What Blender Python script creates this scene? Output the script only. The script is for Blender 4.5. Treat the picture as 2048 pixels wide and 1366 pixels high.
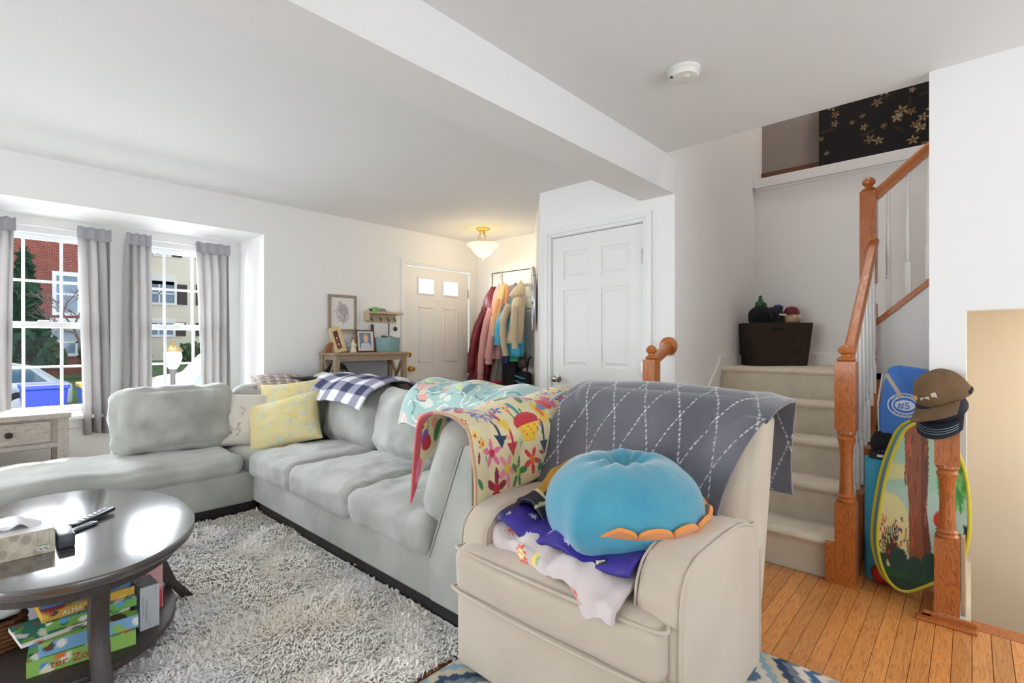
import bpy, bmesh, math, random
import numpy as np
from mathutils import Vector, Matrix, noise as mnoise

for o in list(bpy.data.objects):
    bpy.data.objects.remove(o, do_unlink=True)
SC = bpy.context.scene
COL = SC.collection
PI = math.pi
R = math.radians

# ---------------------------------------------------------------- camera
cam_d = bpy.data.cameras.new('camera')
cam = bpy.data.objects.new('camera', cam_d)
COL.objects.link(cam)
cam.location = (0, 0, 1.21)
cam.rotation_euler = (R(90), 0, R(42.695 - 90))
cam_d.sensor_width = 36
cam_d.lens = 36 * 995 / 2048
cam_d.shift_y = 2 / 2048
cam_d.clip_start = 0.05
SC.camera = cam

# ---------------------------------------------------------------- light
SC.view_settings.view_transform = 'Standard'
SC.view_settings.look = 'None'
SC.view_settings.exposure = 0.10
SC.view_settings.gamma = 1
SC.view_settings.use_curve_mapping = False
wd = bpy.data.worlds.new('sky')
SC.world = wd
wd.use_nodes = True
bg = wd.node_tree.nodes['Background']
bg.inputs[0].default_value = (0.80, 0.90, 1.0, 1)
bg.inputs[1].default_value = 1.5


def light(name, kind, loc, rot, energy, color=(1, 1, 1), **kw):
    l = bpy.data.lights.new(name, kind)
    l.energy = energy
    l.color = color
    for k, v in kw.items():
        setattr(l, k, v)
    o = bpy.data.objects.new(name, l)
    COL.objects.link(o)
    o.location = loc
    o.rotation_euler = rot
    return o


light('sun', 'SUN', (0, 12, 12), Vector((-0.12, -0.66, -1)).to_track_quat('-Z', 'Y').to_euler(), 8.0, (1.0, 0.95, 0.85), angle=R(1))
# unseen fill lights added behind and beside the camera, tinted like daylight
light('fill_back', 'AREA', (0.9, -4.30, 1.0), (R(160), 0, 0), 115, (0.93, 0.97, 1.0), shape='RECTANGLE', size=3.6, size_y=2.0)
light('fill_side', 'AREA', (-4.50, 2.7, 1.20), (R(104), 0, R(-94)), 100, (0.93, 0.97, 1.0), shape='RECTANGLE', size=3.4, size_y=1.9)
light('daylight_bay', 'AREA', (0.80, 7.6, 2.3), (R(80), 0, R(180)), 1700, (0.86, 0.94, 1.0), shape='RECTANGLE', size=5.0, size_y=3.4)


light('stairwell_fill', 'POINT', (4.40, 0.55, 4.70), (0, 0, 0), 62, (1.0, 0.95, 0.90), shadow_soft_size=0.15)  # unseen light added upstairs to brighten the landing and steps


# ---------------------------------------------------------------- materials
def lin(c):
    c = c / 255.0
    return c / 12.92 if c <= 0.04045 else ((c + 0.055) / 1.055) ** 2.4


def rgb(t):
    return (lin(t[0]), lin(t[1]), lin(t[2]), 1)


MATS = {}


def M(name, color, rough=0.6, metal=0.0, vary=None, bump=None, emit=None, trans=0.0, sheen=0.0, coat=0.0, alpha=1.0, subsurf=0.0):
    """vary=(scale, color2, sx,sy,sz) mixes a second colour by noise; bump=(scale,strength)"""
    if name in MATS:
        return MATS[name]
    m = bpy.data.materials.new(name)
    m.use_nodes = True
    nt = m.node_tree
    b = nt.nodes['Principled BSDF']
    b.inputs['Base Color'].default_value = rgb(color)
    b.inputs['Roughness'].default_value = rough
    b.inputs['Metallic'].default_value = metal
    if sheen:
        b.inputs['Sheen Weight'].default_value = sheen
    if coat:
        b.inputs['Coat Weight'].default_value = coat
        b.inputs['Coat Roughness'].default_value = 0.08
    if trans:
        b.inputs['Transmission Weight'].default_value = trans
    if alpha < 1:
        b.inputs['Alpha'].default_value = alpha
    if emit:
        b.inputs['Emission Color'].default_value = rgb(emit[0])
        b.inputs['Emission Strength'].default_value = emit[1]
    tc = nt.nodes.new('ShaderNodeTexCoord')
    if vary:
        mp = nt.nodes.new('ShaderNodeMapping')
        mp.inputs['Scale'].default_value = vary[2] if len(vary) > 2 else (1, 1, 1)
        nt.links.new(tc.outputs['Object'], mp.inputs[0])
        n = nt.nodes.new('ShaderNodeTexNoise')
        n.inputs['Scale'].default_value = vary[0]
        n.inputs['Detail'].default_value = 4
        nt.links.new(mp.outputs[0], n.inputs['Vector'])
        r = nt.nodes.new('ShaderNodeValToRGB')
        r.color_ramp.elements[0].position = 0.35
        r.color_ramp.elements[1].position = 0.65
        r.color_ramp.elements[0].color = rgb(color)
        r.color_ramp.elements[1].color = rgb(vary[1])
        nt.links.new(n.outputs['Fac'], r.inputs[0])
        nt.links.new(r.outputs[0], b.inputs['Base Color'])
    if bump:
        n2 = nt.nodes.new('ShaderNodeTexNoise')
        n2.inputs['Scale'].default_value = bump[0]
        n2.inputs['Detail'].default_value = 3
        nt.links.new(tc.outputs['Object'], n2.inputs['Vector'])
        bp = nt.nodes.new('ShaderNodeBump')
        bp.inputs['Strength'].default_value = bump[1]
        bp.inputs['Distance'].default_value = 0.01
        nt.links.new(n2.outputs['Fac'], bp.inputs['Height'])
        nt.links.new(bp.outputs[0], b.inputs['Normal'])
    MATS[name] = m
    return m


def MV(name, rough=0.8, bump=None, sheen=0.0, coat=0.0):
    """material coloured by the mesh's own print colours"""
    if name in MATS:
        return MATS[name]
    m = M(name, (200, 200, 200), rough, bump=bump, sheen=sheen, coat=coat)
    nt = m.node_tree
    a = nt.nodes.new('ShaderNodeAttribute')
    a.attribute_name = 'Col'
    nt.links.new(a.outputs['Color'], nt.nodes['Principled BSDF'].inputs['Base Color'])
    return m


def MW(name, dark, light_, scale=(1, 1, 1), rough=0.45, rings=14, rand=0.0, coat=0.0, bump=0.08):
    """wood: stretched noise grain, optional colour change from piece to piece"""
    if name in MATS:
        return MATS[name]
    m = bpy.data.materials.new(name)
    m.use_nodes = True
    nt = m.node_tree
    b = nt.nodes['Principled BSDF']
    b.inputs['Roughness'].default_value = rough
    if coat:
        b.inputs['Coat Weight'].default_value = coat
        b.inputs['Coat Roughness'].default_value = 0.12
    tc = nt.nodes.new('ShaderNodeTexCoord')
    oi = nt.nodes.new('ShaderNodeObjectInfo')
    ad = nt.nodes.new('ShaderNodeVectorMath')
    ad.operation = 'ADD'
    ml = nt.nodes.new('ShaderNodeMath')
    ml.operation = 'MULTIPLY'
    ml.inputs[1].default_value = 37.0
    nt.links.new(oi.outputs['Random'], ml.inputs[0])
    nt.links.new(tc.outputs['Object'], ad.inputs[0])
    nt.links.new(ml.outputs[0], ad.inputs[1])
    mp = nt.nodes.new('ShaderNodeMapping')
    mp.inputs['Scale'].default_value = scale
    nt.links.new(ad.outputs[0], mp.inputs[0])
    n = nt.nodes.new('ShaderNodeTexNoise')
    n.inputs['Scale'].default_value = 3.0
    n.inputs['Detail'].default_value = 2
    nt.links.new(mp.outputs[0], n.inputs['Vector'])
    mm = nt.nodes.new('ShaderNodeMath')
    mm.operation = 'MULTIPLY'
    mm.inputs[1].default_value = rings
    nt.links.new(n.outputs['Fac'], mm.inputs[0])
    fr = nt.nodes.new('ShaderNodeMath')
    fr.operation = 'FRACT'
    nt.links.new(mm.outputs[0], fr.inputs[0])
    n2 = nt.nodes.new('ShaderNodeTexNoise')
    n2.inputs['Scale'].default_value = 40.0
    n2.inputs['Detail'].default_value = 3
    nt.links.new(mp.outputs[0], n2.inputs['Vector'])
    mx = nt.nodes.new('ShaderNodeMath')
    mx.operation = 'ADD'
    nt.links.new(fr.outputs[0], mx.inputs[0])
    nt.links.new(n2.outputs['Fac'], mx.inputs[1])
    r = nt.nodes.new('ShaderNodeValToRGB')
    r.color_ramp.elements[0].position = 0.35
    r.color_ramp.elements[1].position = 0.95
    r.color_ramp.elements[0].color = rgb(dark)
    r.color_ramp.elements[1].color = rgb(light_)
    nt.links.new(mx.outputs[0], r.inputs[0])
    out = r.outputs[0]
    if rand:
        hs = nt.nodes.new('ShaderNodeHueSaturation')
        ma = nt.nodes.new('ShaderNodeMapRange')
        ma.inputs[3].default_value = 1 - rand
        ma.inputs[4].default_value = 1 + rand
        nt.links.new(oi.outputs['Random'], ma.inputs[0])
        nt.links.new(ma.outputs[0], hs.inputs['Value'])
        nt.links.new(out, hs.inputs['Color'])
        out = hs.outputs[0]
    nt.links.new(out, b.inputs['Base Color'])
    bp = nt.nodes.new('ShaderNodeBump')
    bp.inputs['Strength'].default_value = bump
    bp.inputs['Distance'].default_value = 0.004
    nt.links.new(mx.outputs[0], bp.inputs['Height'])
    nt.links.new(bp.outputs[0], b.inputs['Normal'])
    MATS[name] = m
    return m


# ---------------------------------------------------------------- things, parts, tags
def tag(o, label=None, cat=None, group=None, kind=None):
    if label:
        o['label'] = label
    if cat:
        o['category'] = cat
    if group:
        o['group'] = group
    if kind:
        o['kind'] = kind
    return o


def thing(name, loc, label, cat, group=None, kind=None):
    o = bpy.data.objects.new(name, None)
    o.empty_display_size = 0.05
    COL.objects.link(o)
    o.location = loc
    return tag(o, label, cat, group, kind)


def attach(o, parent):
    """parent keeping world coordinates (parents here are only ever moved, never turned, at build time)"""
    if parent is not None:
        o.parent = parent
        w = Vector(parent.location)
        if parent.parent is not None:
            w = Vector((0, 0, 0)) if parent.type == 'MESH' else w
        if parent.type == 'MESH':
            w = Vector((0, 0, 0))
        o.matrix_parent_inverse = Matrix.Translation(-w)
    return o


def copy_tree(o, parent=None):
    c = o.copy()
    COL.objects.link(c)
    c.parent = parent
    for ch in o.children:
        copy_tree(ch, c)
    return c


class MB:
    def __init__(s):
        s.v = []
        s.f = []
        s.c = None

    def _add(s, vs, fs, m=None):
        n = len(s.v)
        if m is not None:
            vs = [tuple(m @ Vector(p)) for p in vs]
        s.v += [tuple(p) for p in vs]
        s.f += [tuple(i + n for i in f) for f in fs]
        return s

    def box(s, lo, hi, m=None):
        x0, y0, z0 = lo
        x1, y1, z1 = hi
        return s._add([(x0, y0, z0), (x1, y0, z0), (x1, y1, z0), (x0, y1, z0), (x0, y0, z1), (x1, y0, z1), (x1, y1, z1), (x0, y1, z1)],
                      [(0, 3, 2, 1), (4, 5, 6, 7), (0, 1, 5, 4), (1, 2, 6, 5), (2, 3, 7, 6), (3, 0, 4, 7)], m)

    def prism(s, poly, axis, a0, a1, m=None):
        """poly: 2-D points (the two other axes in xyz order), extruded along axis"""
        n = len(poly)

        def P(p, a):
            return {'x': (a, p[0], p[1]), 'y': (p[0], a, p[1]), 'z': (p[0], p[1], a)}[axis]
        vs = [P(p, a0) for p in poly] + [P(p, a1) for p in poly]
        fs = [tuple(range(n))[::-1], tuple(range(n, 2 * n))]
        for i in range(n):
            j = (i + 1) % n
            fs.append((i, j, n + j, n + i))
        return s._add(vs, fs, m)

    def lathe(s, prof, c=(0, 0, 0), seg=16, m=None):
        vs = []
        for r, z in prof:
            for k in range(seg):
                a = 2 * PI * k / seg
                vs.append((c[0] + r * math.cos(a), c[1] + r * math.sin(a), c[2] + z))
        fs = []
        n = len(prof)
        for i in range(n - 1):
            for k in range(seg):
                l = (k + 1) % seg
                fs.append((i * seg + k, i * seg + l, (i + 1) * seg + l, (i + 1) * seg + k))
        fs.append(tuple(range(seg))[::-1])
        fs.append(tuple((n - 1) * seg + k for k in range(seg)))
        return s._add(vs, fs, m)

    def tube(s, pts, r, seg=8, m=None):
        pts = [Vector(p) for p in pts]
        n = len(pts)
        rs = r if isinstance(r, (list, tuple)) else [r] * n
        vs = []
        up = None
        for i, p in enumerate(pts):
            t = (pts[min(i + 1, n - 1)] - pts[max(i - 1, 0)]).normalized()
            if up is None:
                up = Vector((0, 0, 1)) if abs(t.z) < 0.9 else Vector((1, 0, 0))
            a = t.cross(up).normalized()
            b = a.cross(t).normalized()
            up = b
            for k in range(seg):
                q = 2 * PI * k / seg
                vs.append(tuple(p + rs[i] * (math.cos(q) * a + math.sin(q) * b)))
        fs = []
        for i in range(n - 1):
            for k in range(seg):
                l = (k + 1) % seg
                fs.append((i * seg + k, i * seg + l, (i + 1) * seg + l, (i + 1) * seg + k))
        fs.append(tuple(range(seg))[::-1])
        fs.append(tuple((n - 1) * seg + k for k in range(seg)))
        return s._add(vs, fs, m)

    def loft(s, rings, seg=28, m=None):
        """rings: (centre, half axis a, half axis b, fold depth, folds, phase) horizontal ellipses"""
        vs = []
        for c, a, b, fd, nf, ph in rings:
            for k in range(seg):
                q = 2 * PI * k / seg
                w = 1 + fd * math.sin(nf * q + ph) + fd * 0.5 * math.sin((nf * 2 - 1) * q + 2.1 * ph + 1)
                vs.append((c[0] + a * w * math.cos(q), c[1] + b * w * math.sin(q), c[2]))
        n = len(rings)
        fs = []
        for i in range(n - 1):
            for k in range(seg):
                l = (k + 1) % seg
                fs.append((i * seg + k, i * seg + l, (i + 1) * seg + l, (i + 1) * seg + k))
        fs.append(tuple(range(seg))[::-1])
        fs.append(tuple((n - 1) * seg + k for k in range(seg)))
        return s._add(vs, fs, m)

    def grid(s, fn, nu, nv, m=None):
        vs = [fn(i / nu, j / nv) for j in range(nv + 1) for i in range(nu + 1)]
        fs = [(j * (nu + 1) + i, j * (nu + 1) + i + 1, (j + 1) * (nu + 1) + i + 1, (j + 1) * (nu + 1) + i) for j in range(nv) for i in range(nu)]
        return s._add(vs, fs, m)

    def build(s, name, mat, parent=None, smooth=None, bev=0, seg=2, thick=0, sub=0, col=None):
        me = bpy.data.meshes.new(name)
        me.from_pydata(s.v, [], s.f)
        if bev:
            bm = bmesh.new()
            bm.from_mesh(me)
            bmesh.ops.recalc_face_normals(bm, faces=bm.faces)
            es = [e for e in bm.edges if len(e.link_faces) == 2 and e.calc_face_angle(0) > R(25)]
            bmesh.ops.bevel(bm, geom=es, offset=bev, segments=seg, profile=0.5, affect='EDGES', clamp_overlap=True)
            bm.to_mesh(me)
            bm.free()
        else:
            bm = bmesh.new()
            bm.from_mesh(me)
            bmesh.ops.recalc_face_normals(bm, faces=bm.faces)
            bm.to_mesh(me)
            bm.free()
        if col is not None:
            ca = me.color_attributes.new('Col', 'FLOAT_COLOR', 'POINT')
            c = np.clip(np.asarray(col, dtype=np.float64) / 255.0, 0, 1)
            c = np.where(c <= 0.04045, c / 12.92, ((c + 0.055) / 1.055) ** 2.4)
            c4 = np.ones((len(me.vertices), 4), dtype=np.float32)
            c4[:len(c), :3] = c
            ca.data.foreach_set('color', c4.ravel())
        me.update()
        if smooth is not None:
            me.shade_smooth()
            if smooth:
                me.set_sharp_from_angle(angle=R(smooth))
        o = bpy.data.objects.new(name, me)
        COL.objects.link(o)
        if mat is not None:
            me.materials.append(mat)
        if thick:
            md = o.modifiers.new('thickness', 'SOLIDIFY')
            md.thickness = thick
            md.offset = 0
        if sub:
            md = o.modifiers.new('smooth', 'SUBSURF')
            md.levels = sub
            md.render_levels = sub
        return attach(o, parent)


def box(name, lo, hi, mat, parent=None, bev=0, seg=2):
    return MB().box(lo, hi).build(name, mat, parent, smooth=40 if bev else None, bev=bev, seg=seg)


def cushion_mb(half, r=0.05, bulge=(0, 0, 0), n=14, wr=0.0, ws=6.0, seed=0, m=None, warp=None):
    """rounded, slightly swollen upholstery block, wr = wrinkle depth"""
    mb = MB()
    hx, hy, hz = half
    r = min(r, hx * 0.98, hy * 0.98, hz * 0.98)
    vid = {}
    vs = []
    fs = []

    def vert(p):
        k = tuple(round(q, 5) for q in p)
        if k in vid:
            return vid[k]
        P = [p[0] * hx, p[1] * hy, p[2] * hz]
        I = [max(-(h - r), min(h - r, q)) for q, h in zip(P, half)]
        D = Vector([a - b for a, b in zip(P, I)])
        if D.length > 1e-9:
            # blend cube shell to rounded shell
            D = D.normalized() * r
        Q = Vector(I) + D
        a, b, c = p
        Q.x += math.copysign(1, a) * bulge[0] * abs(a) * (1 - b * b) * (1 - c * c)
        Q.y += math.copysign(1, b) * bulge[1] * abs(b) * (1 - a * a) * (1 - c * c)
        Q.z += math.copysign(1, c) * bulge[2] * abs(c) * (1 - a * a) * (1 - b * b)
        if wr:
            q = Q * ws + Vector((seed * 7.3, seed * 3.1, seed))
            nn = mnoise.noise(q) + 0.5 * mnoise.noise(q * 2.3)
            rid = 1 - abs(mnoise.noise(q * 0.8 + Vector((5, 2, 1)))) * 2
            Q += D.normalized() * (wr * (nn + 0.6 * rid - 0.3)) if D.length else Vector((0, 0, 0))
        if warp:
            Q = warp(Q, p)
        vid[k] = len(vs)
        vs.append(tuple(Q))
        return vid[k]
    for ax in range(3):
        for sg in (-1, 1):
            for i in range(n):
                for j in range(n):
                    qs = []
                    for di, dj in ((0, 0), (1, 0), (1, 1), (0, 1)):
                        a = math.tan((-1 + 2 * (i + di) / n) * PI / 4)
                        b = math.tan((-1 + 2 * (j + dj) / n) * PI / 4)
                        p = [0, 0, 0]
                        p[ax] = sg
                        p[(ax + 1) % 3] = a * 0.5 + 0.5 * math.sin((-1 + 2 * (i + di) / n) * PI / 2)
                        p[(ax + 2) % 3] = b * 0.5 + 0.5 * math.sin((-1 + 2 * (j + dj) / n) * PI / 2)
                        qs.append(vert(p))
                    fs.append(tuple(qs) if sg > 0 else tuple(qs[::-1]))
    mb._add(vs, fs, m)
    return mb


def cushion(name, c, half, mat, parent=None, rot=(0, 0, 0), **kw):
    from mathutils import Euler
    m = Matrix.Translation(c) @ Euler(rot).to_matrix().to_4x4()
    return cushion_mb(half, m=m, **kw).build(name, mat, parent, smooth=0)


def pillow(name, c, w, h, t, rot, mat, paint=None, parent=None, n=40, seed=0, wr=0.01):
    """knife-edged throw pillow: two swollen sheets, local x = width, y = height, z = thickness"""
    from mathutils import Euler
    m = Matrix.Translation(c) @ Euler(rot).to_matrix().to_4x4()
    mb = MB()
    uv = []

    def side(sg):
        def fn(u, v):
            a, b = 2 * u - 1, 2 * v - 1
            e = max(0.0, (1 - a * a) * (1 - b * b))
            pin = 1 - 0.07 * (1 - abs(a) ** 2) * b * b - 0.0
            pin2 = 1 - 0.07 * (1 - abs(b) ** 2) * a * a
            z = sg * (t * 0.5 * e ** 0.42 + 0.002)
            q = Vector((a * 3 + seed * 5, b * 3, sg + seed))
            z += sg * wr * mnoise.noise(q) * e ** 0.3
            uv.append((u, v))
            return (a * w / 2 * pin2, b * h / 2 * pin, z)
        return fn
    mb.grid(side(1), n, n, m)
    mb.grid(side(-1), n, n, m)
    col = paint(np.array(uv)) if paint else None
    return mb.build(name, mat, parent, smooth=0, col=col)


from mathutils.bvhtree import BVHTree


def bvhs(objs):
    out = []
    for o in objs:
        me = o.data
        out.append(BVHTree.FromPolygons([v.co.copy() for v in me.vertices], [tuple(p.vertices) for p in me.polygons]))
    return out


def sheet(name, fn, nu, nv, mat, parent=None, thick=0.008, paint=None, smooth=0, over=None, gap=0.010):
    uv = []
    trees = bvhs(over) if over else []

    def g(u, v):
        uv.append((u, v))
        p = Vector(fn(u, v))
        for _ in range(3):
            for t in trees:
                q, nrm, _i, d = t.find_nearest(p)
                if q is None:
                    continue
                s_ = (p - q).dot(nrm)
                if s_ < 0 or d < gap:
                    p = q + nrm * gap
        return tuple(p)
    mb = MB().grid(g, nu, nv)
    if trees:   # relax a little so the cloth lies smooth
        V = np.array(mb.v).reshape(nv + 1, nu + 1, 3)
        for _ in range(4):
            W = V.copy()
            W[1:-1, 1:-1] = 0.5 * V[1:-1, 1:-1] + 0.125 * (V[:-2, 1:-1] + V[2:, 1:-1] + V[1:-1, :-2] + V[1:-1, 2:])
            V = W
        mb.v = [tuple(p) for p in V.reshape(-1, 3)]
    return mb.build(name, mat, parent, smooth=smooth, thick=thick, col=paint(np.array(uv)) if paint else None)


def spline(P, t):
    """Catmull-Rom through points P at t in 0..1 (by even index)"""
    n = len(P) - 1
    x = min(max(t, 0), 1) * n
    i = min(int(x), n - 1)
    f = x - i
    p0, p1, p2, p3 = (Vector(P[max(i - 1, 0)]), Vector(P[i]), Vector(P[i + 1]), Vector(P[min(i + 2, n)]))
    return 0.5 * ((2 * p1) + (p2 - p0) * f + (2 * p0 - 5 * p1 + 4 * p2 - p3) * f * f + (3 * p1 - p0 - 3 * p2 + p3) * f ** 3)


def lerp(a, b, t):
    return a + (b - a) * t


def N3(x, y, z=0.0):
    return mnoise.noise(Vector((x, y, z)))


# print painters: uv is an (n,2) array, returns sRGB 0..255
class Print:
    def __init__(s, uv, base, asp=1.0):
        s.x = uv[:, 0] * asp
        s.y = uv[:, 1].copy()
        s.c = np.tile(np.array(base, dtype=float), (len(uv), 1))

    def put(s, mask, color):
        s.c[mask] = color

    def disc(s, x, y, r, color, ry=None, rot=0.0):
        dx, dy = s.x - x, s.y - y
        if rot:
            dx, dy = dx * math.cos(rot) + dy * math.sin(rot), -dx * math.sin(rot) + dy * math.cos(rot)
        s.put((dx / r) ** 2 + (dy / (ry or r)) ** 2 < 1, color)

    def flower(s, x, y, r, color, mid, n=5, rot=0.0):
        dx, dy = s.x - x, s.y - y
        q = np.arctan2(dy, dx) + rot
        d = np.hypot(dx, dy)
        s.put(d < r * (0.62 + 0.38 * np.cos(n * q)), color)
        s.put(d < r * 0.28, mid)

    def line(s, pts, w, color):
        for (x0, y0), (x1, y1) in zip(pts[:-1], pts[1:]):
            dx, dy = x1 - x0, y1 - y0
            l = dx * dx + dy * dy + 1e-12
            t = np.clip(((s.x - x0) * dx + (s.y - y0) * dy) / l, 0, 1)
            d = np.hypot(s.x - x0 - t * dx, s.y - y0 - t * dy)
            s.put(d < w, color)

    def poly(s, pts, color):
        ins = np.zeros(len(s.x), bool)
        n = len(pts)
        for i in range(n):
            (x0, y0), (x1, y1) = pts[i], pts[(i + 1) % n]
            if y0 == y1:
                continue
            c = ((s.y < y0) != (s.y < y1)) & (s.x < (x1 - x0) * (s.y - y0) / (y1 - y0) + x0)
            ins ^= c
        s.put(ins, color)

# ================================================================ THE SETTING
H = 2.44
WALL = M('wall_paint', (242, 241, 239), 0.7, bump=(220, 0.05))
CEIL = M('ceiling_paint', (240, 240, 239), 0.8, bump=(150, 0.05))
TRIM = M('white_trim_paint', (240, 240, 238), 0.4)
CREAM = M('cream_stairwell_paint', (232, 220, 200), 0.7)
GREYWALL = M('upper_hall_paint', (138, 128, 122), 0.8)
OAK_X = MW('oak_along_x', (130, 66, 22), (192, 110, 48), (1.2, 9, 9), 0.35, coat=0.3)
OAK_Z = MW('oak_along_z', (130, 66, 22), (192, 110, 48), (9, 9, 1.2), 0.35, coat=0.3)
FLOORWOOD = MW('hardwood_plank', (182, 108, 50), (222, 152, 84), (1.1, 14, 14), 0.32, rings=7, rand=0.16, coat=0.35, bump=0.04)
CARPET = M('stair_carpet', (238, 227, 206), 0.95, vary=(9, (226, 213, 190)), bump=(260, 0.6), sheen=0.3)
BRASS = M('polished_brass', (212, 170, 90), 0.22, 1.0)
NICKEL = M('satin_nickel', (190, 186, 178), 0.25, 1.0)


def struct(name, mb, mat, parent=None, **kw):
    o = mb.build(name, mat, parent, **kw)
    if parent is None:
        o['kind'] = 'structure'
    return o


# floor: sub floor plus separate hardwood strips where they are seen
floor = struct('floor', MB().box((-4.6, -4.6, -0.12), (2.95, 4.65, -0.012)).box((2.95, 0.14, -0.12), (3.98, 4.65, -0.012)).box((3.98, 1.45, -0.12), (4.4, 4.65, -0.012)),
               M('sub_floor', (92, 58, 30), 0.7))
random.seed(4)
pm = {}
yy = -0.75
row = 0
while yy < 1.32:
    x = 0.9 - random.random() * 0.7
    xe = 2.86 if yy + 0.057 < 0.15 else (2.968 if yy > 0.43 else 3.70)
    if yy + 0.057 < 0.02:
        xe = 2.86
    while x < xe - 0.02:
        l = random.choice((0.4, 0.52, 0.66, 0.82, 0.95))
        l = min(l, xe - x)
        if xe - x - l < 0.12:
            l = xe - x
        if x + l > 1.0:
            k = round(l, 3)
            if k not in pm:
                tmp = MB().box((0, 0.0006, -0.012), (k - 0.0012, 0.0564, 0)).build('plank', FLOORWOOD, None, bev=0.0009, seg=1)
                pm[k] = tmp.data
                bpy.data.objects.remove(tmp)
            o = bpy.data.objects.new('plank', pm[k])
            COL.objects.link(o)
            o.location = (x, yy, 0)
            o.parent = floor
        x += l
    yy += 0.0575
    row += 1
# the rest of the floor lies under rugs and furniture
rest = MB()
yy = -4.55
while yy < 4.6:
    x0 = -4.5 - random.random() * 0.5
    xe = 2.86 if yy < 0 else (3.9 if yy > 1.45 else 2.95)
    while x0 < xe:
        l = min(random.choice((0.5, 0.65, 0.8)), xe - x0)
        if not (x0 + l > 0.9 and -0.76 < yy < 1.33) and x0 > -1.6 and yy > -1.7:
            rest.box((max(x0, -4.6), yy + 0.0006, -0.012), (x0 + l - 0.001, yy + 0.0566, 0))
        x0 += l
    yy += 0.0575
o = rest.build('floor_strips', FLOORWOOD, floor)
o['kind'] = 'stuff'
struct('floor_bounce', MB().box((-4.6, -4.6, -0.012), (-1.2, 4.6, 0.0)).box((-1.2, -4.6, -0.012), (2.95, -1.65, 0.0)), M('pale_bounce_floor', (226, 226, 226), 0.5))  # unseen pale floor added to bounce neutral light onto the ceiling
# border strip at the head of the lower stairs, with nosing round the guard post
struct('trim_1', MB().box((2.862, -0.80, -0.03), (2.955, 0.0, 0.002)), OAK_X, bev=0.004)
struct('trim_2', MB().box((2.80, -0.02, 0.0), (2.845, 0.18, 0.012)).box((2.845, -0.02, 0.0), (2.862, 0.16, 0.03)).box((2.845, 0.125, 0.0), (3.10, 0.16, 0.022)),
       OAK_X, bev=0.004)

# ceilings and beam
struct('ceiling', MB().box((-4.6, 1.69, H), (4.45, 4.75, H + 0.12)).box((-4.6, -4.6, H), (3.05, 1.452, H + 0.20)), CEIL)
struct('ceiling_beam', MB().box((-4.6, 1.452, 2.20), (3.17, 1.70, H + 0.02)), WALL)

# front wall with bay recess
struct('wall_front', MB().box((-4.6, 4.53, 0), (-0.12, 4.65, H)).box((-0.12, 4.53, 2.153), (1.72, 4.65, H)).box((1.72, 4.53, 0), (3.20, 4.65, H))
       .box((3.20, 4.53, 2.065), (4.14, 4.65, H)).box((4.14, 4.53, 0), (4.42, 4.65, H)), WALL)
WX = [(-0.015, 0.735), (0.865, 1.615)]
WZ = (0.65, 2.06)
bay = MB().box((-0.24, 4.65, -0.1), (-0.12, 5.22, 2.3)).box((1.72, 4.65, -0.1), (1.84, 5.22, 2.3)).box((-0.24, 4.65, 2.153), (1.84, 5.22, 2.30))
bay.box((-0.12, 5.10, -0.1), (1.72, 5.22, WZ[0])).box((-0.12, 5.10, WZ[1]), (1.72, 5.22, 2.153))
bay.box((-0.12, 5.10, WZ[0]), (WX[0][0], 5.22, WZ[1])).box((WX[0][1], 5.10, WZ[0]), (WX[1][0], 5.22, WZ[1])).box((WX[1][1], 5.10, WZ[0]), (1.72, 5.22, WZ[1]))
bay.box((-0.12, 4.65, -0.1), (1.72, 5.1, 0.0))
struct('wall_bay', bay, WALL)
VINYL = M('white_vinyl', (240, 241, 242), 0.35)
GLASS = M('clear_window_glass', (30, 34, 36), 0.02, alpha=0.05)
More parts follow.
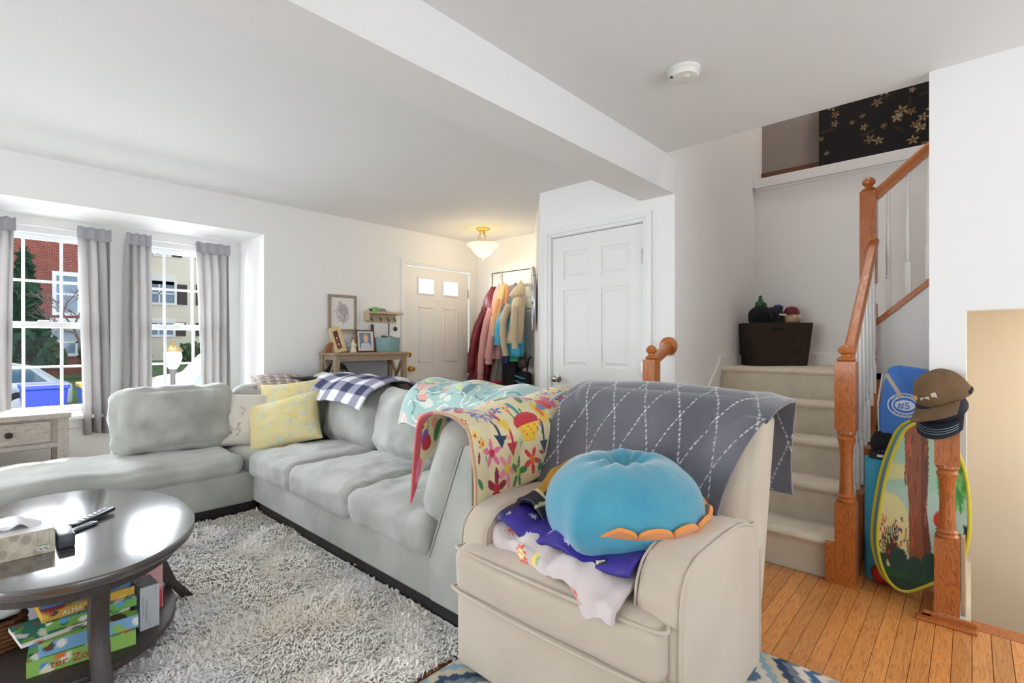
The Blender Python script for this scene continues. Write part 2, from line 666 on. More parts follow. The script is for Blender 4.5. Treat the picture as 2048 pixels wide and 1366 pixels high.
for i, (x0, x1) in enumerate(WX):
    z0, z1 = WZ
    w = struct('window_%d' % (i + 1), MB().box((x0, 5.10, z0), (x0 + 0.03, 5.20, z1)).box((x1 - 0.03, 5.10, z0), (x1, 5.20, z1))
               .box((x0, 5.10, z1 - 0.035), (x1, 5.20, z1)).box((x0, 5.10, z0), (x1, 5.20, z0 + 0.03)), VINYL)
    xa, xb = x0 + 0.03, x1 - 0.03
    for nm, a, b, y in (('upper_sash', 1.32, z1 - 0.035, 5.165), ('lower_sash', z0 + 0.03, 1.365, 5.135)):
        fr = MB().box((xa, y, a), (xa + 0.028, y + 0.028, b)).box((xb - 0.028, y, a), (xb, y + 0.028, b))
        fr.box((xa, y, a), (xb, y + 0.028, a + 0.045)).box((xa, y, b - 0.04), (xb, y + 0.028, b))
        s_ = fr.build(nm, VINYL, w, bev=0.003)
        for c in (1, 2):
            xm = xa + 0.028 + (xb - xa - 0.056) * c / 3
            MB().box((xm - 0.009, y + 0.005, a + 0.045), (xm + 0.009, y + 0.023, b - 0.04)).build('muntin', VINYL, s_)
        zm = (a + b + 0.005) / 2
        MB().box((xa + 0.028, y + 0.006, zm - 0.009), (xb - 0.028, y + 0.022, zm + 0.009)).build('muntin', VINYL, s_)
        for c in range(3):
            for r_ in range(2):
                pa = xa + 0.028 + (xb - xa - 0.056) * c / 3
                pb = xa + 0.028 + (xb - xa - 0.056) * (c + 1) / 3
                qa, qb = (a + 0.045, zm) if r_ == 0 else (zm, b - 0.04)
                MB().box((pa, y + 0.012, qa), (pb, y + 0.015, qb)).build('pane', GLASS, s_)
    MB().box((x0 - 0.04, 5.03, z0 - 0.03), (x1 + 0.04, 5.13, z0)).build('window_sill', TRIM, w, bev=0.006)
    MB().box((x0 - 0.01, 5.085, z0 - 0.10), (x1 + 0.01, 5.105, z0 - 0.03)).build('apron', TRIM, w, bev=0.004)
    lk = MB().box(((x0 + x1) / 2 - 0.03, 5.118, 1.365), ((x0 + x1) / 2 + 0.03, 5.145, 1.378)).build('sash_lock', VINYL, w, bev=0.003)

# foyer, closet and stair walls
struct('wall_foyer', MB().box((4.28, 3.5, 2.055), (4.42, 4.55, H)).box((4.28, 4.30, 0), (4.42, 4.55, 2.055)).box((4.28, 3.3, 0), (4.42, 3.5, H)).box((4.40, 3.5, 0), (4.44, 4.30, 2.06)), WALL)
struct('wall_diagonal', MB().prism([(3.17, 2.605), (4.36, 3.69), (4.46, 3.62), (3.29, 2.56)], 'z', 0, H), WALL)
struct('wall_closet', MB().box((3.17, 2.49, 0), (3.29, 2.61, H)).box((3.17, 1.45, 0), (3.30, 1.678, H)).box((3.17, 1.678, 2.05), (3.29, 2.49, H)), WALL)
struct('wall_stair', MB().box((3.30, 1.45, -0.1), (5.05, 1.56, 5.0)).box((3.05, 1.45, H + 0.0), (3.30, 1.56, 5.0)), WALL)
struct('wall_landing', MB().box((4.83, -1.2, -0.1), (4.95, 1.45, 2.60)), WALL)
lg = struct('trim_3', MB().box((4.80, -1.2, 2.60), (4.95, 1.45, 2.685)).box((4.815, -1.2, 2.575), (4.83, 1.45, 2.60)), TRIM, bev=0.004)
struct('trim_4', MB().box((4.77, 1.425, 2.60), (4.80, 1.45, 2.74)), TRIM, bev=0.003)
struct('wall_upper_hall', MB().box((5.05, -1.2, 2.5), (5.15, 1.6, 5.0)).box((3.05, -1.2, 4.9), (5.15, 1.6, 5.0)).box((2.95, -1.3, 2.66), (5.15, -1.2, 5.0)).box((2.93, -1.2, 2.66), (3.05, 1.6, 5.0)), GREYWALL)
struct('trim_5', MB().box((5.03, 0.4, 2.69), (5.05, 1.45, 2.795)), MW('brown_base', (70, 44, 24), (98, 64, 36), (6, 1, 6), 0.5))
struct('floor_upper_hall', MB().box((4.95, -1.2, 2.5), (5.06, 1.6, 2.69)), CARPET)
# right wall above the lower stairs, partition and knee wall of the second flight
struct('wall_right', MB().box((2.95, -4.6, 1.352), (3.07, 0.14, H)).box((2.95, -4.6, -0.1), (3.07, -0.8, 1.352)), WALL)
struct('wall_nook', MB().box((3.13, 0.016, -0.1), (3.98, 0.14, 1.352)).box((3.07, 0.016, 1.352), (3.98, 0.14, H)).box((2.95, 0.016, 0.93), (3.13, 0.14, 1.352)), WALL)
struct('wall_knee', MB().prism([(-1.0, -0.1), (0.46, -0.1), (0.46, 1.33), (-1.0, 2.67)], 'x', 3.98, 4.08), WALL)
struct('wall_lower_stair', MB().box((3.80, -2.0, -2.4), (3.9, 0.016, 1.42)).box((2.96, 0.0, -2.4), (3.9, 0.016, -0.02)).box((2.95, -1.8, -2.4), (2.96, 0.016, -0.13))
       .box((3.07, -2.0, 1.40), (3.9, 0.016, 1.43)).box((2.95, -2.0, -2.4), (3.9, -1.9, 1.42)), CREAM)
for k in range(6):
    struct('lower_step', MB().box((3.0, -0.95 - 0.16 * k, -2.4), (3.8, -0.79 - 0.16 * k, -0.40 - 0.19 * (k + 1))), CARPET)
# walls behind the camera, with openings added to let fill light in
struct('wall_left', MB().box((-4.72, -4.6, 0), (-4.6, 1.0, H)).box((-4.72, 1.0, 0), (-4.6, 4.4, 0.2)).box((-4.72, 1.0, 2.25), (-4.6, 4.4, H)).box((-4.72, 4.4, 0), (-4.6, 4.65, H)), WALL)
struct('wall_back', MB().box((-4.72, -4.72, 0), (-1.0, -4.6, H)).box((-1.0, -4.72, 2.25), (2.8, -4.6, H)).box((2.8, -4.72, 0), (3.07, -4.6, H)), WALL)

# stairs
st = struct('staircase', MB().box((3.0, 0.50, -0.1), (4.0, 1.45, 0.10)), CARPET)
SX0, RUN, RISE = 2.96, 0.255, 0.204
for k in range(5):
    x0 = SX0 + RUN * k
    z1 = RISE * (k + 1)
    x1 = x0 + RUN + 0.03 if k < 4 else 4.83
    y0 = 0.47 if k < 4 else 0.455
    rd = []
    for a in range(0, 7):
        q = PI / 2 + PI * a / 6
        rd.append((x0 + 0.012 + 0.020 * math.cos(q), z1 - 0.020 + 0.020 * math.sin(q)))
    poly = [(x1, z1 - 0.2), (x1, z1)] + rd + [(x0 + 0.012, z1 - 0.05), (x0 + 0.012, z1 - RISE - 0.001 if k else 0.0), ]
    s_ = MB().prism(poly, 'y', y0, 1.45).build('step', CARPET, st, smooth=30)
    if k == 4:
        MB().box((4.0, -1.2, 0.8), (4.83, 0.455, z1)).build('landing', CARPET, st)
# second flight
for k in range(6):
    MB().box((4.08, -0.9 + 0, RISE * (k + 5)), (4.83, 0.25 - 0.235 * k, RISE * (k + 6))).build('step', CARPET, st)
# painted skirt along the stair wall
struct('trim_6', MB().prism([(2.96 + 0.22, 0.0), (2.96 + 0.22, 0.44), (3.93, 1.045), (3.965, 1.105), (4.83, 1.105), (4.83, 1.0), (4.0, 1.0), (3.24, 0.0)], 'y', 1.435, 1.452), TRIM)
struct('baseboard_landing', MB().box((4.815, -1.0, 1.02), (4.832, 1.45, 1.12)), TRIM, bev=0.004)
struct('baseboard_nook', MB().box((2.965, 0.018, 0), (3.13, 0.034, 0.35)).box((3.115, 0.016, 0), (3.132, 0.14, 0.09)), M('raw_pine', (222, 200, 164), 0.6, vary=(6, (206, 180, 142), (1, 1, 0.2))), bev=0.002)
struct('baseboard_closet', MB().box((3.156, 1.46, 0), (3.17, 1.60, 0.09)).box((3.156, 2.56, 0), (3.17, 2.60, 0.09)), TRIM, bev=0.003)
struct('baseboard_front', MB().box((1.74, 4.516, 0), (3.12, 4.53, 0.09)), TRIM, bev=0.003)


# ---------------------------------------------------------------- doors
def raised(mb, a, b, c0, c1, base, out, axis):
    """raised panel frame+field: a..b along horizontal, c0..c1 height; base plane coordinate, out = outward step"""
    pass


def panel_door(name, axis, plane, out, h0, h1, z1, panels, mat, handle_side=None):
    """axis: wall runs along 'x' or 'y'; out: sign of the room side on the other axis"""
    def P(lo_h, hi_h, d0, d1, lo_z, hi_z):
        d0, d1 = sorted((plane + out * d0, plane + out * d1))
        return ((lo_h, d0, lo_z), (hi_h, d1, hi_z)) if axis == 'x' else ((d0, lo_h, lo_z), (d1, hi_h, hi_z))
    d = struct(name, MB().box(*P(h0, h1, -0.045, -0.009, 0.008, z1)), mat)
    hs = sorted({h0, h1} | {p[0] for p in panels} | {p[1] for p in panels})
    # face boards between the panels
    fb = MB()
    rows = sorted({(p[2], p[3]) for p in panels})
    cols = sorted({(p[0], p[1]) for p in panels})
    zcur = 0.008
    for (za, zb) in rows:
        fb.box(*P(h0, h1, -0.009, 0, zcur, za))
        hc = h0
        for (ha, hb) in cols:
            fb.box(*P(hc, ha, -0.009, 0, za, zb))
            hc = hb
        fb.box(*P(hc, h1, -0.009, 0, za, zb))
        zcur = zb
    fb.box(*P(h0, h1, -0.009, 0, zcur, z1))
    fb.build('stiles_and_rails', mat, d)
    for (ha, hb, za, zb) in panels:
        m = 0.018
        # sloped raised field
        vs = []
        for (q, dep) in ((m, -0.009), (m + 0.022, -0.001)):
            for (hh, zz) in ((ha + q, za + q), (hb - q, za + q), (hb - q, zb - q), (ha + q, zb - q)):
                vs.append((hh, plane + out * dep, zz) if axis == 'x' else (plane + out * dep, hh, zz))
        fs = [(4, 5, 6, 7)] + [(i, (i + 1) % 4, 4 + (i + 1) % 4, 4 + i) for i in range(4)]
        MB()._add(vs, fs).build('panel', mat, d)
    return d, P


DOORP = M('white_door_paint', (238, 238, 236), 0.38)
# closet door, six panels
cp = [(1.791, 2.028 - 0.0, 1.709, 1.925), (2.143, 2.375, 1.709, 1.925), (1.791, 2.028, 1.02, 1.62), (2.143, 2.375, 1.02, 1.62), (1.791, 2.028, 0.24, 0.86), (2.143, 2.375, 0.24, 0.86)]
d2, P2 = panel_door('door_2', 'y', 3.178, -1, 1.683, 2.486, 2.045, cp, DOORP)
kn = MB().lathe([(0.030, 0), (0.030, 0.006), (0.012, 0.008), (0.011, 0.030), (0.020, 0.036), (0.027, 0.048), (0.026, 0.060), (0.016, 0.068), (0.002, 0.070)], seg=20,
                m=Matrix.Translation((3.178, 2.425, 0.922)) @ Matrix.Rotation(R(-90), 4, 'Y'))
kn.build('door_knob', NICKEL, d2, smooth=35)
for z in (0.22, 1.02, 1.81):
    MB().box((3.158, 1.672, z - 0.045), (3.18, 1.688, z + 0.045)).lathe([(0.008, -0.052), (0.008, 0.052)], (3.162, 1.680, z), 10).build('hinge', NICKEL, d2)
# front door with two small lights
fp = [(3.385, 3.59, 1.77, 1.925), (3.74, 3.95, 1.77, 1.925), (3.385, 3.59, 0.99, 1.615), (3.74, 3.95, 0.99, 1.615), (3.385, 3.59, 0.22, 0.81), (3.74, 3.95, 0.22, 0.81)]
d1 = struct('door_1', MB().box((3.208, 4.545, 0.008), (4.13, 4.585, 1.77)).box((3.208, 4.545, 1.925), (4.13, 4.585, 2.057)).box((3.208, 4.545, 1.77), (3.385, 4.585, 1.925))
            .box((3.59, 4.545, 1.77), (3.74, 4.585, 1.925)).box((3.95, 4.545, 1.77), (4.13, 4.585, 1.925)), DOORP)
for (a, b, za, zb) in fp:
    if za > 1.7:
        lt = MB().box((a - 0.02, 4.534, za - 0.02), (b + 0.02, 4.546, za)).box((a - 0.02, 4.534, zb), (b + 0.02, 4.546, zb + 0.02)).box((a - 0.02, 4.534, za), (a, 4.546, zb)).box((b, 4.534, za), (b + 0.02, 4.546, zb))
        lt.build('light_frame', DOORP, d1, bev=0.003)
        MB().box((a, 4.56, za), (b, 4.564, zb)).build('pane', GLASS, d1)
    else:
        fr = MB()
        for q in (0.0, 0.016):
            pass
        fr.box((a, 4.538, za), (b, 4.546, za + 0.014)).box((a, 4.538, zb - 0.014), (b, 4.546, zb)).box((a, 4.538, za), (a + 0.014, 4.546, zb)).box((b - 0.014, 4.538, za), (b, 4.546, zb))
        fr.box((a + 0.045, 4.541, za + 0.045), (b - 0.045, 4.546, zb - 0.045))
        fr.build('panel', DOORP, d1, bev=0.003)
rotk = Matrix.Rotation(R(90), 4, 'X')
MB().lathe([(0.030, 0), (0.030, 0.006), (0.012, 0.008), (0.011, 0.032), (0.022, 0.038), (0.029, 0.052), (0.026, 0.064), (0.004, 0.070)], seg=20,
           m=Matrix.Translation((3.262, 4.545, 0.92)) @ rotk).build('door_knob', BRASS, d1, smooth=35)
MB().lathe([(0.030, 0), (0.030, 0.008), (0.026, 0.014), (0.012, 0.016), (0.012, 0.022), (0.002, 0.022)], seg=20, m=Matrix.Translation((3.257, 4.545, 1.075)) @ rotk).box((3.252, 4.508, 1.055), (3.262, 4.524, 1.095)).build('deadbolt', BRASS, d1, smooth=35)
MB().lathe([(0.016, 0), (0.016, 0.006), (0.002, 0.010)], seg=14, m=Matrix.Translation((3.664, 4.545, 1.70)) @ rotk).build('peephole', DOORP, d1, smooth=35)
for z in (0.25, 1.038, 1.806):
    MB().box((4.118, 4.53, z - 0.05), (4.146, 4.546, z + 0.05)).lathe([(0.007, -0.056), (0.007, 0.056)], (4.132, 4.531, z), 10).build('hinge', NICKEL, d1)


def casing(name, axis, plane, out, a, b, top, w=0.062, t=0.018):
    mb = MB()
    for (k0, k1, dd) in ((0.0, 0.4, 0.7), (0.4, 1.0, 1.0)):
        i0, i1 = w * k0, w * k1
        q = sorted((plane, plane + out * t * dd))
        for (h0, h1, z0, z1) in ((a - i1, a - i0, 0, top + i1), (b + i0, b + i1, 0, top + i1), (a - i0, b + i0, top + i0, top + i1)):
            if axis == 'x':
                mb.box((h0, q[0], z0), (h1, q[1], z1))
            else:
                mb.box((q[0], h0, z0), (q[1], h1, z1))
    return struct(name, mb, TRIM, bev=0.002, seg=1)


casing('trim_7', 'y', 3.17, -1, 1.675, 2.494, 2.053)
casing('trim_8', 'x', 4.53, -1, 3.2, 4.138, 2.065)
casing('trim_9', 'y', 4.28, -1, 3.50, 4.275, 2.05, w=0.05)
# coat closet door
d3, P3 = panel_door('door_3', 'y', 4.285, -1, 3.505, 4.27, 2.042,
                    [(3.58, 3.83, 1.70, 1.93), (3.94, 4.18, 1.70, 1.93), (3.58, 3.83, 1.02, 1.60), (3.94, 4.18, 1.02, 1.60), (3.58, 3.83, 0.24, 0.86), (3.94, 4.18, 0.24, 0.86)], DOORP)
# unseen light added to brighten the cream shaft of the lower stairs
light('lower_stair_fill', 'POINT', (3.40, -0.9, 0.95), (0, 0, 0), 11, (1.0, 0.92, 0.80), shadow_soft_size=0.1)

# ================================================================ SECTIONAL SOFA
SOFA = M('sage_grey_microsuede', (188, 189, 182), 0.9, vary=(4.0, (164, 165, 158), (1, 1, 1)), bump=(16, 0.35), sheen=0.5)
BLACKW = M('black_stained_wood', (40, 34, 36), 0.45)
sofa = thing('sectional_sofa', (1.8, 3.0, 0), 'pale sage grey L-shaped sectional sofa with chaise on dark plinth', 'sofa')
MB().box((1.385, 1.50, 0.0), (2.18, 4.45, 0.085)).build('plinth', BLACKW, sofa)
MB().box((-0.45, 3.80, 0.0), (1.385, 4.42, 0.085)).build('plinth', BLACKW, sofa)
MB().box((1.385, 3.735, 0.0), (1.43, 3.79, 0.08)).build('foot', BLACKW, sofa)
MB().box((1.353, 1.72, 0.083), (2.19, 4.46, 0.30)).build('base', SOFA, sofa, smooth=40, bev=0.018, seg=3)
MB().box((-0.48, 3.745, 0.083), (1.36, 4.46, 0.30)).build('chaise_base', SOFA, sofa, smooth=40, bev=0.018, seg=3)
# near end: wedge shaped side that carries the end cushion
MB().prism([(1.465, 0.083), (1.745, 0.083), (1.745, 0.27), (1.525, 0.78), (1.505, 0.795), (1.465, 0.795)], 'x', 1.353, 2.20).build('end_frame', SOFA, sofa, smooth=40, bev=0.016, seg=3)
MB().tube([(1.352, 1.742, 0.27), (1.352, 1.63, 0.535), (1.352, 1.525, 0.78)], 0.005, 6).build('piping', SOFA, sofa, smooth=0)
MB().tube([(1.352, 1.466, 0.10), (1.352, 1.466, 0.79)], 0.005, 6).build('piping', SOFA, sofa, smooth=0)
# back frame along the long side and behind the chaise
MB().prism([(2.0, 0.28), (2.195, 0.083), (2.195, 0.74), (2.175, 0.77), (2.12, 0.77)], 'y', 1.48, 4.48).build('back_frame', SOFA, sofa, smooth=40, bev=0.02, seg=3)
MB().prism([(4.30, 0.28), (4.49, 0.083), (4.49, 0.74), (4.46, 0.77), (4.40, 0.77)], 'x', 0.66, 2.19).build('back_frame', SOFA, sofa, smooth=40, bev=0.02, seg=3)


def seat(y0, y1, seed, x0=1.322, z0=0.265, z1=0.445):
    cushion('seat_cushion', ((x0 + 2.05) / 2, (y0 + y1) / 2, (z0 + z1) / 2), ((2.05 - x0) / 2, (y1 - y0) / 2, (z1 - z0) / 2), SOFA, sofa,
            r=0.055, bulge=(0.016, 0.0, 0.030), n=34, wr=0.012, ws=8, seed=seed)


seat(1.735, 2.405, 1)
seat(2.41, 3.105, 2)
seat(3.11, 3.745, 3)
cushion('corner_cushion', (1.68, 4.07, 0.34), (0.37, 0.33, 0.07), SOFA, sofa, r=0.05, bulge=(0, 0, 0.015), n=16, wr=0.004)
# chaise cushion: long, soft, sagging
def chz(Q, p):
    w = Q.x + 0.38
    Q.z += (0.010 * math.sin(w * 5.2) + 0.012 * math.exp(-((w - 0.55) / 0.12) ** 2) * -1) * max(0, p[2])
    return Q


cushion('chaise_cushion', (0.40, 4.10, 0.355), (0.885, 0.375, 0.075), SOFA, sofa, r=0.06, bulge=(0.01, 0.012, 0.03), n=40, wr=0.012, ws=5, seed=5, warp=chz)
cushion('back_cushion', (1.00, 4.235, 0.665), (0.375, 0.115, 0.225), SOFA, sofa, rot=(R(-9), 0, 0), r=0.10, bulge=(0.01, 0.045, 0.012), n=34, wr=0.016, ws=7, seed=6)
cushion('back_cushion', (1.66, 4.27, 0.65), (0.29, 0.11, 0.215), SOFA, sofa, rot=(R(-10), 0, 0), r=0.10, bulge=(0.01, 0.04, 0.012), n=24, wr=0.010, ws=6, seed=7)
for (y0, y1, sd, top) in ((3.80, 4.25, 8, 0.85), (3.09, 3.84, 9, 0.87), (2.36, 3.13, 10, 0.875), (1.70, 2.38, 11, 0.87)):
    hz = (top - 0.43) / 2
    cushion('back_cushion', (2.03, (y0 + y1) / 2, 0.43 + hz), (0.115, (y1 - y0) / 2, hz), SOFA, sofa, rot=(0, R(12), 0), r=0.10, bulge=(0.055, 0.01, 0.012), n=34, wr=0.014, ws=7, seed=sd)
# end cushion leaning against the near end
cushion('end_cushion', (1.69, 1.66, 0.645), (0.355, 0.105, 0.235), SOFA, sofa, rot=(R(22), 0, 0), r=0.095, bulge=(0.02, 0.045, 0.015), n=28, wr=0.007, ws=6, seed=12)

# ---------------------------------------------------------------- throw pillows
FAB = MV('printed_cotton', 0.9, bump=(160, 0.15))
FABV = MV('printed_velvet', 0.85, bump=(90, 0.12), sheen=0.4)


def p_yellow(uv):
    p = Print(uv, (224, 210, 156))
    rng = np.random.RandomState(3)
    for k in range(70):
        x, y, r = rng.rand(), rng.rand(), 0.02 + 0.03 * rng.rand()
        p.flower(x, y, r * 1.3, (192, 200, 194) if k % 3 else (230, 202, 120), (210, 208, 176), n=4 + k % 3, rot=rng.rand() * 3)
    return p.c


def p_cream(uv):
    p = Print(uv, (222, 214, 202))
    rng = np.random.RandomState(5)
    for k in range(9):
        x, y = 0.1 + 0.8 * rng.rand(), 0.1 + 0.8 * rng.rand()
        p.line([(x, y), (x + 0.03, y + 0.08), (x - 0.02, y + 0.14)], 0.006, (176, 158, 140))
        p.disc(x, y, 0.014, (120, 100, 96))
        p.disc(x + 0.03, y + 0.08, 0.016, (196, 150, 140))
    return p.c


def p_brownplaid(uv):
    p = Print(uv, (186, 172, 164))
    x, y = p.x + p.y * 0.1, p.y
    for k in range(6):
        t = (k + 0.5) / 6
        p.c[np.abs(x - t) < 0.045] *= (0.86, 0.83, 0.82)
        p.c[np.abs(y - t) < 0.045] *= (0.90, 0.87, 0.86)
        p.put(np.abs(x - t - 0.07) < 0.007, (226, 216, 208))
        p.put(np.abs(y - t - 0.07) < 0.007, (216, 206, 198))
    return p.c


def p_smallfloral(uv):
    p = Print(uv, (226, 222, 212))
    rng = np.random.RandomState(9)
    for k in range(40):
        p.disc(rng.rand(), rng.rand(), 0.03, [(178, 196, 190), (214, 190, 170), (196, 206, 200)][k % 3], 0.018, rng.rand() * 3)
    return p.c


tag(pillow('throw_pillow', (1.42, 4.16, 0.61), 0.46, 0.42, 0.19, (R(80), R(4), R(-20)), FAB, p_cream, seed=1),
    'cream throw pillow with small stitched twigs, between chaise back and yellow pillows', 'pillow', 'throw pillows on the sectional')
tag(pillow('throw_pillow', (1.72, 3.99, 0.675), 0.50, 0.46, 0.19, (R(74), R(-6), R(-46)), FAB, p_yellow, seed=2),
    'yellow floral throw pillow tucked behind a matching one', 'pillow', 'throw pillows on the sectional')
tag(pillow('throw_pillow', (1.62, 3.86, 0.60), 0.56, 0.39, 0.20, (R(68), R(-14), R(-46)), FAB, p_yellow, seed=3),
    'yellow floral throw pillow in front, resting on the corner seat', 'pillow', 'throw pillows on the sectional')
tag(pillow('throw_pillow', (1.76, 4.30, 0.865), 0.44, 0.36, 0.11, (R(14), R(2), R(-20)), FAB, p_brownplaid, seed=4),
    'taupe plaid pillow lying flat on top of the corner cushions', 'pillow', 'throw pillows on the sectional')
tag(pillow('throw_pillow', (2.09, 4.14, 0.875), 0.36, 0.20, 0.10, (R(26), R(6), R(-80)), FAB, p_smallfloral, seed=5),
    'small pale floral pillow on the sofa back beside the gingham blanket', 'pillow', 'throw pillows on the sectional')
cu = thing('round_tray', (2.02, 4.42, 0.88), 'dark slate round tray resting on the sofa corner back', 'tray')
MB().lathe([(0.0, 0.0), (0.20, 0.0), (0.235, 0.012), (0.24, 0.030), (0.225, 0.030), (0.21, 0.014), (0.0, 0.012)], (2.02, 4.40, 0.885), 36, m=None).build('dish', M('slate_enamel', (66, 74, 80), 0.35), cu, smooth=40)


# ---------------------------------------------------------------- blankets
def p_gingham(uv):
    p = Print(uv, (236, 236, 240))
    n = 9.0
    a = (np.floor(p.x * n * 0.95) % 2).astype(int)
    b = (np.floor(p.y * n * 1.0) % 2).astype(int)
    p.put((a + b) == 1, (150, 150, 170))
    p.put((a + b) == 2, (52, 56, 92))
    return p.c


def ging(u, v):
    P = [(1.80, 0.775), (1.865, 0.865), (1.96, 0.925), (2.09, 0.945), (2.22, 0.925), (2.31, 0.86), (2.345, 0.70), (2.35, 0.50)]
    q = spline([(a, 0, b) for a, b in P], v)
    y = lerp(3.93, 3.08, u) + 0.05 * (0.5 - v) * (1 if u < .5 else .4)
    wv = 0.012 * math.sin(u * 14 + 3 * v) * (0.4 + v) + 0.012 * N3(u * 5, v * 5)
    return (q.x + 0.02 * math.sin(u * 9) * v, y, q.z + wv - 0.05 * max(0, u - 0.82) * 4 * (1 - v))


SOFAPARTS = [o for o in sofa.children if o.name.split('.')[0] in ('back_cushion', 'end_cushion', 'back_frame', 'end_frame')]
tag(sheet('gingham_blanket', ging, 120, 110, FAB, thick=0.014, paint=p_gingham, over=SOFAPARTS, gap=0.014), 'navy and white gingham check blanket folded over the sofa back', 'blanket')


def p_teal(uv):
    p = Print(uv, (170, 206, 200))
    rng = np.random.RandomState(11)
    cols = [(238, 176, 160), (206, 224, 150), (232, 236, 226), (120, 176, 180), (240, 206, 196), (90, 140, 150), (226, 232, 220)]
    for k in range(60):
        x, y, q = rng.rand(), rng.rand(), rng.rand() * 3
        p.disc(x, y, 0.05 + 0.05 * rng.rand(), cols[k % 7], 0.018 + 0.022 * rng.rand(), q)
    for k in range(130):
        x, y, q = rng.rand(), rng.rand(), rng.rand() * 6.28
        pts = [(x + 0.02 * i * math.cos(q + 0.25 * i), y + 0.02 * i * math.sin(q + 0.25 * i)) for i in range(5)]
        p.line(pts, 0.0045, (244, 246, 240) if k % 3 else (62, 120, 130))
    p.put((p.x < 0.012) | (p.x > 0.988) | (p.y < 0.012), (214, 232, 228))
    return p.c


def teal(u, v):
    P = [(1.80, 0.70), (1.85, 0.83), (1.93, 0.915), (2.06, 0.955), (2.20, 0.945), (2.31, 0.89), (2.36, 0.72), (2.37, 0.45)]
    q = spline([(a, 0, b) for a, b in P], v)
    y = lerp(2.62, 1.52, u)
    wv = 0.012 * math.sin(u * 17 + 4 * v) + 0.018 * N3(u * 6, v * 4, 3)
    return (q.x + 0.02 * N3(u * 4, v * 3, 9), y + 0.05 * v, q.z + wv)


tag(sheet('leafy_blanket', teal, 150, 130, FABV, thick=0.016, paint=p_teal, over=SOFAPARTS, gap=0.015), 'teal and coral leafy print plush blanket over the sofa back corner', 'blanket')


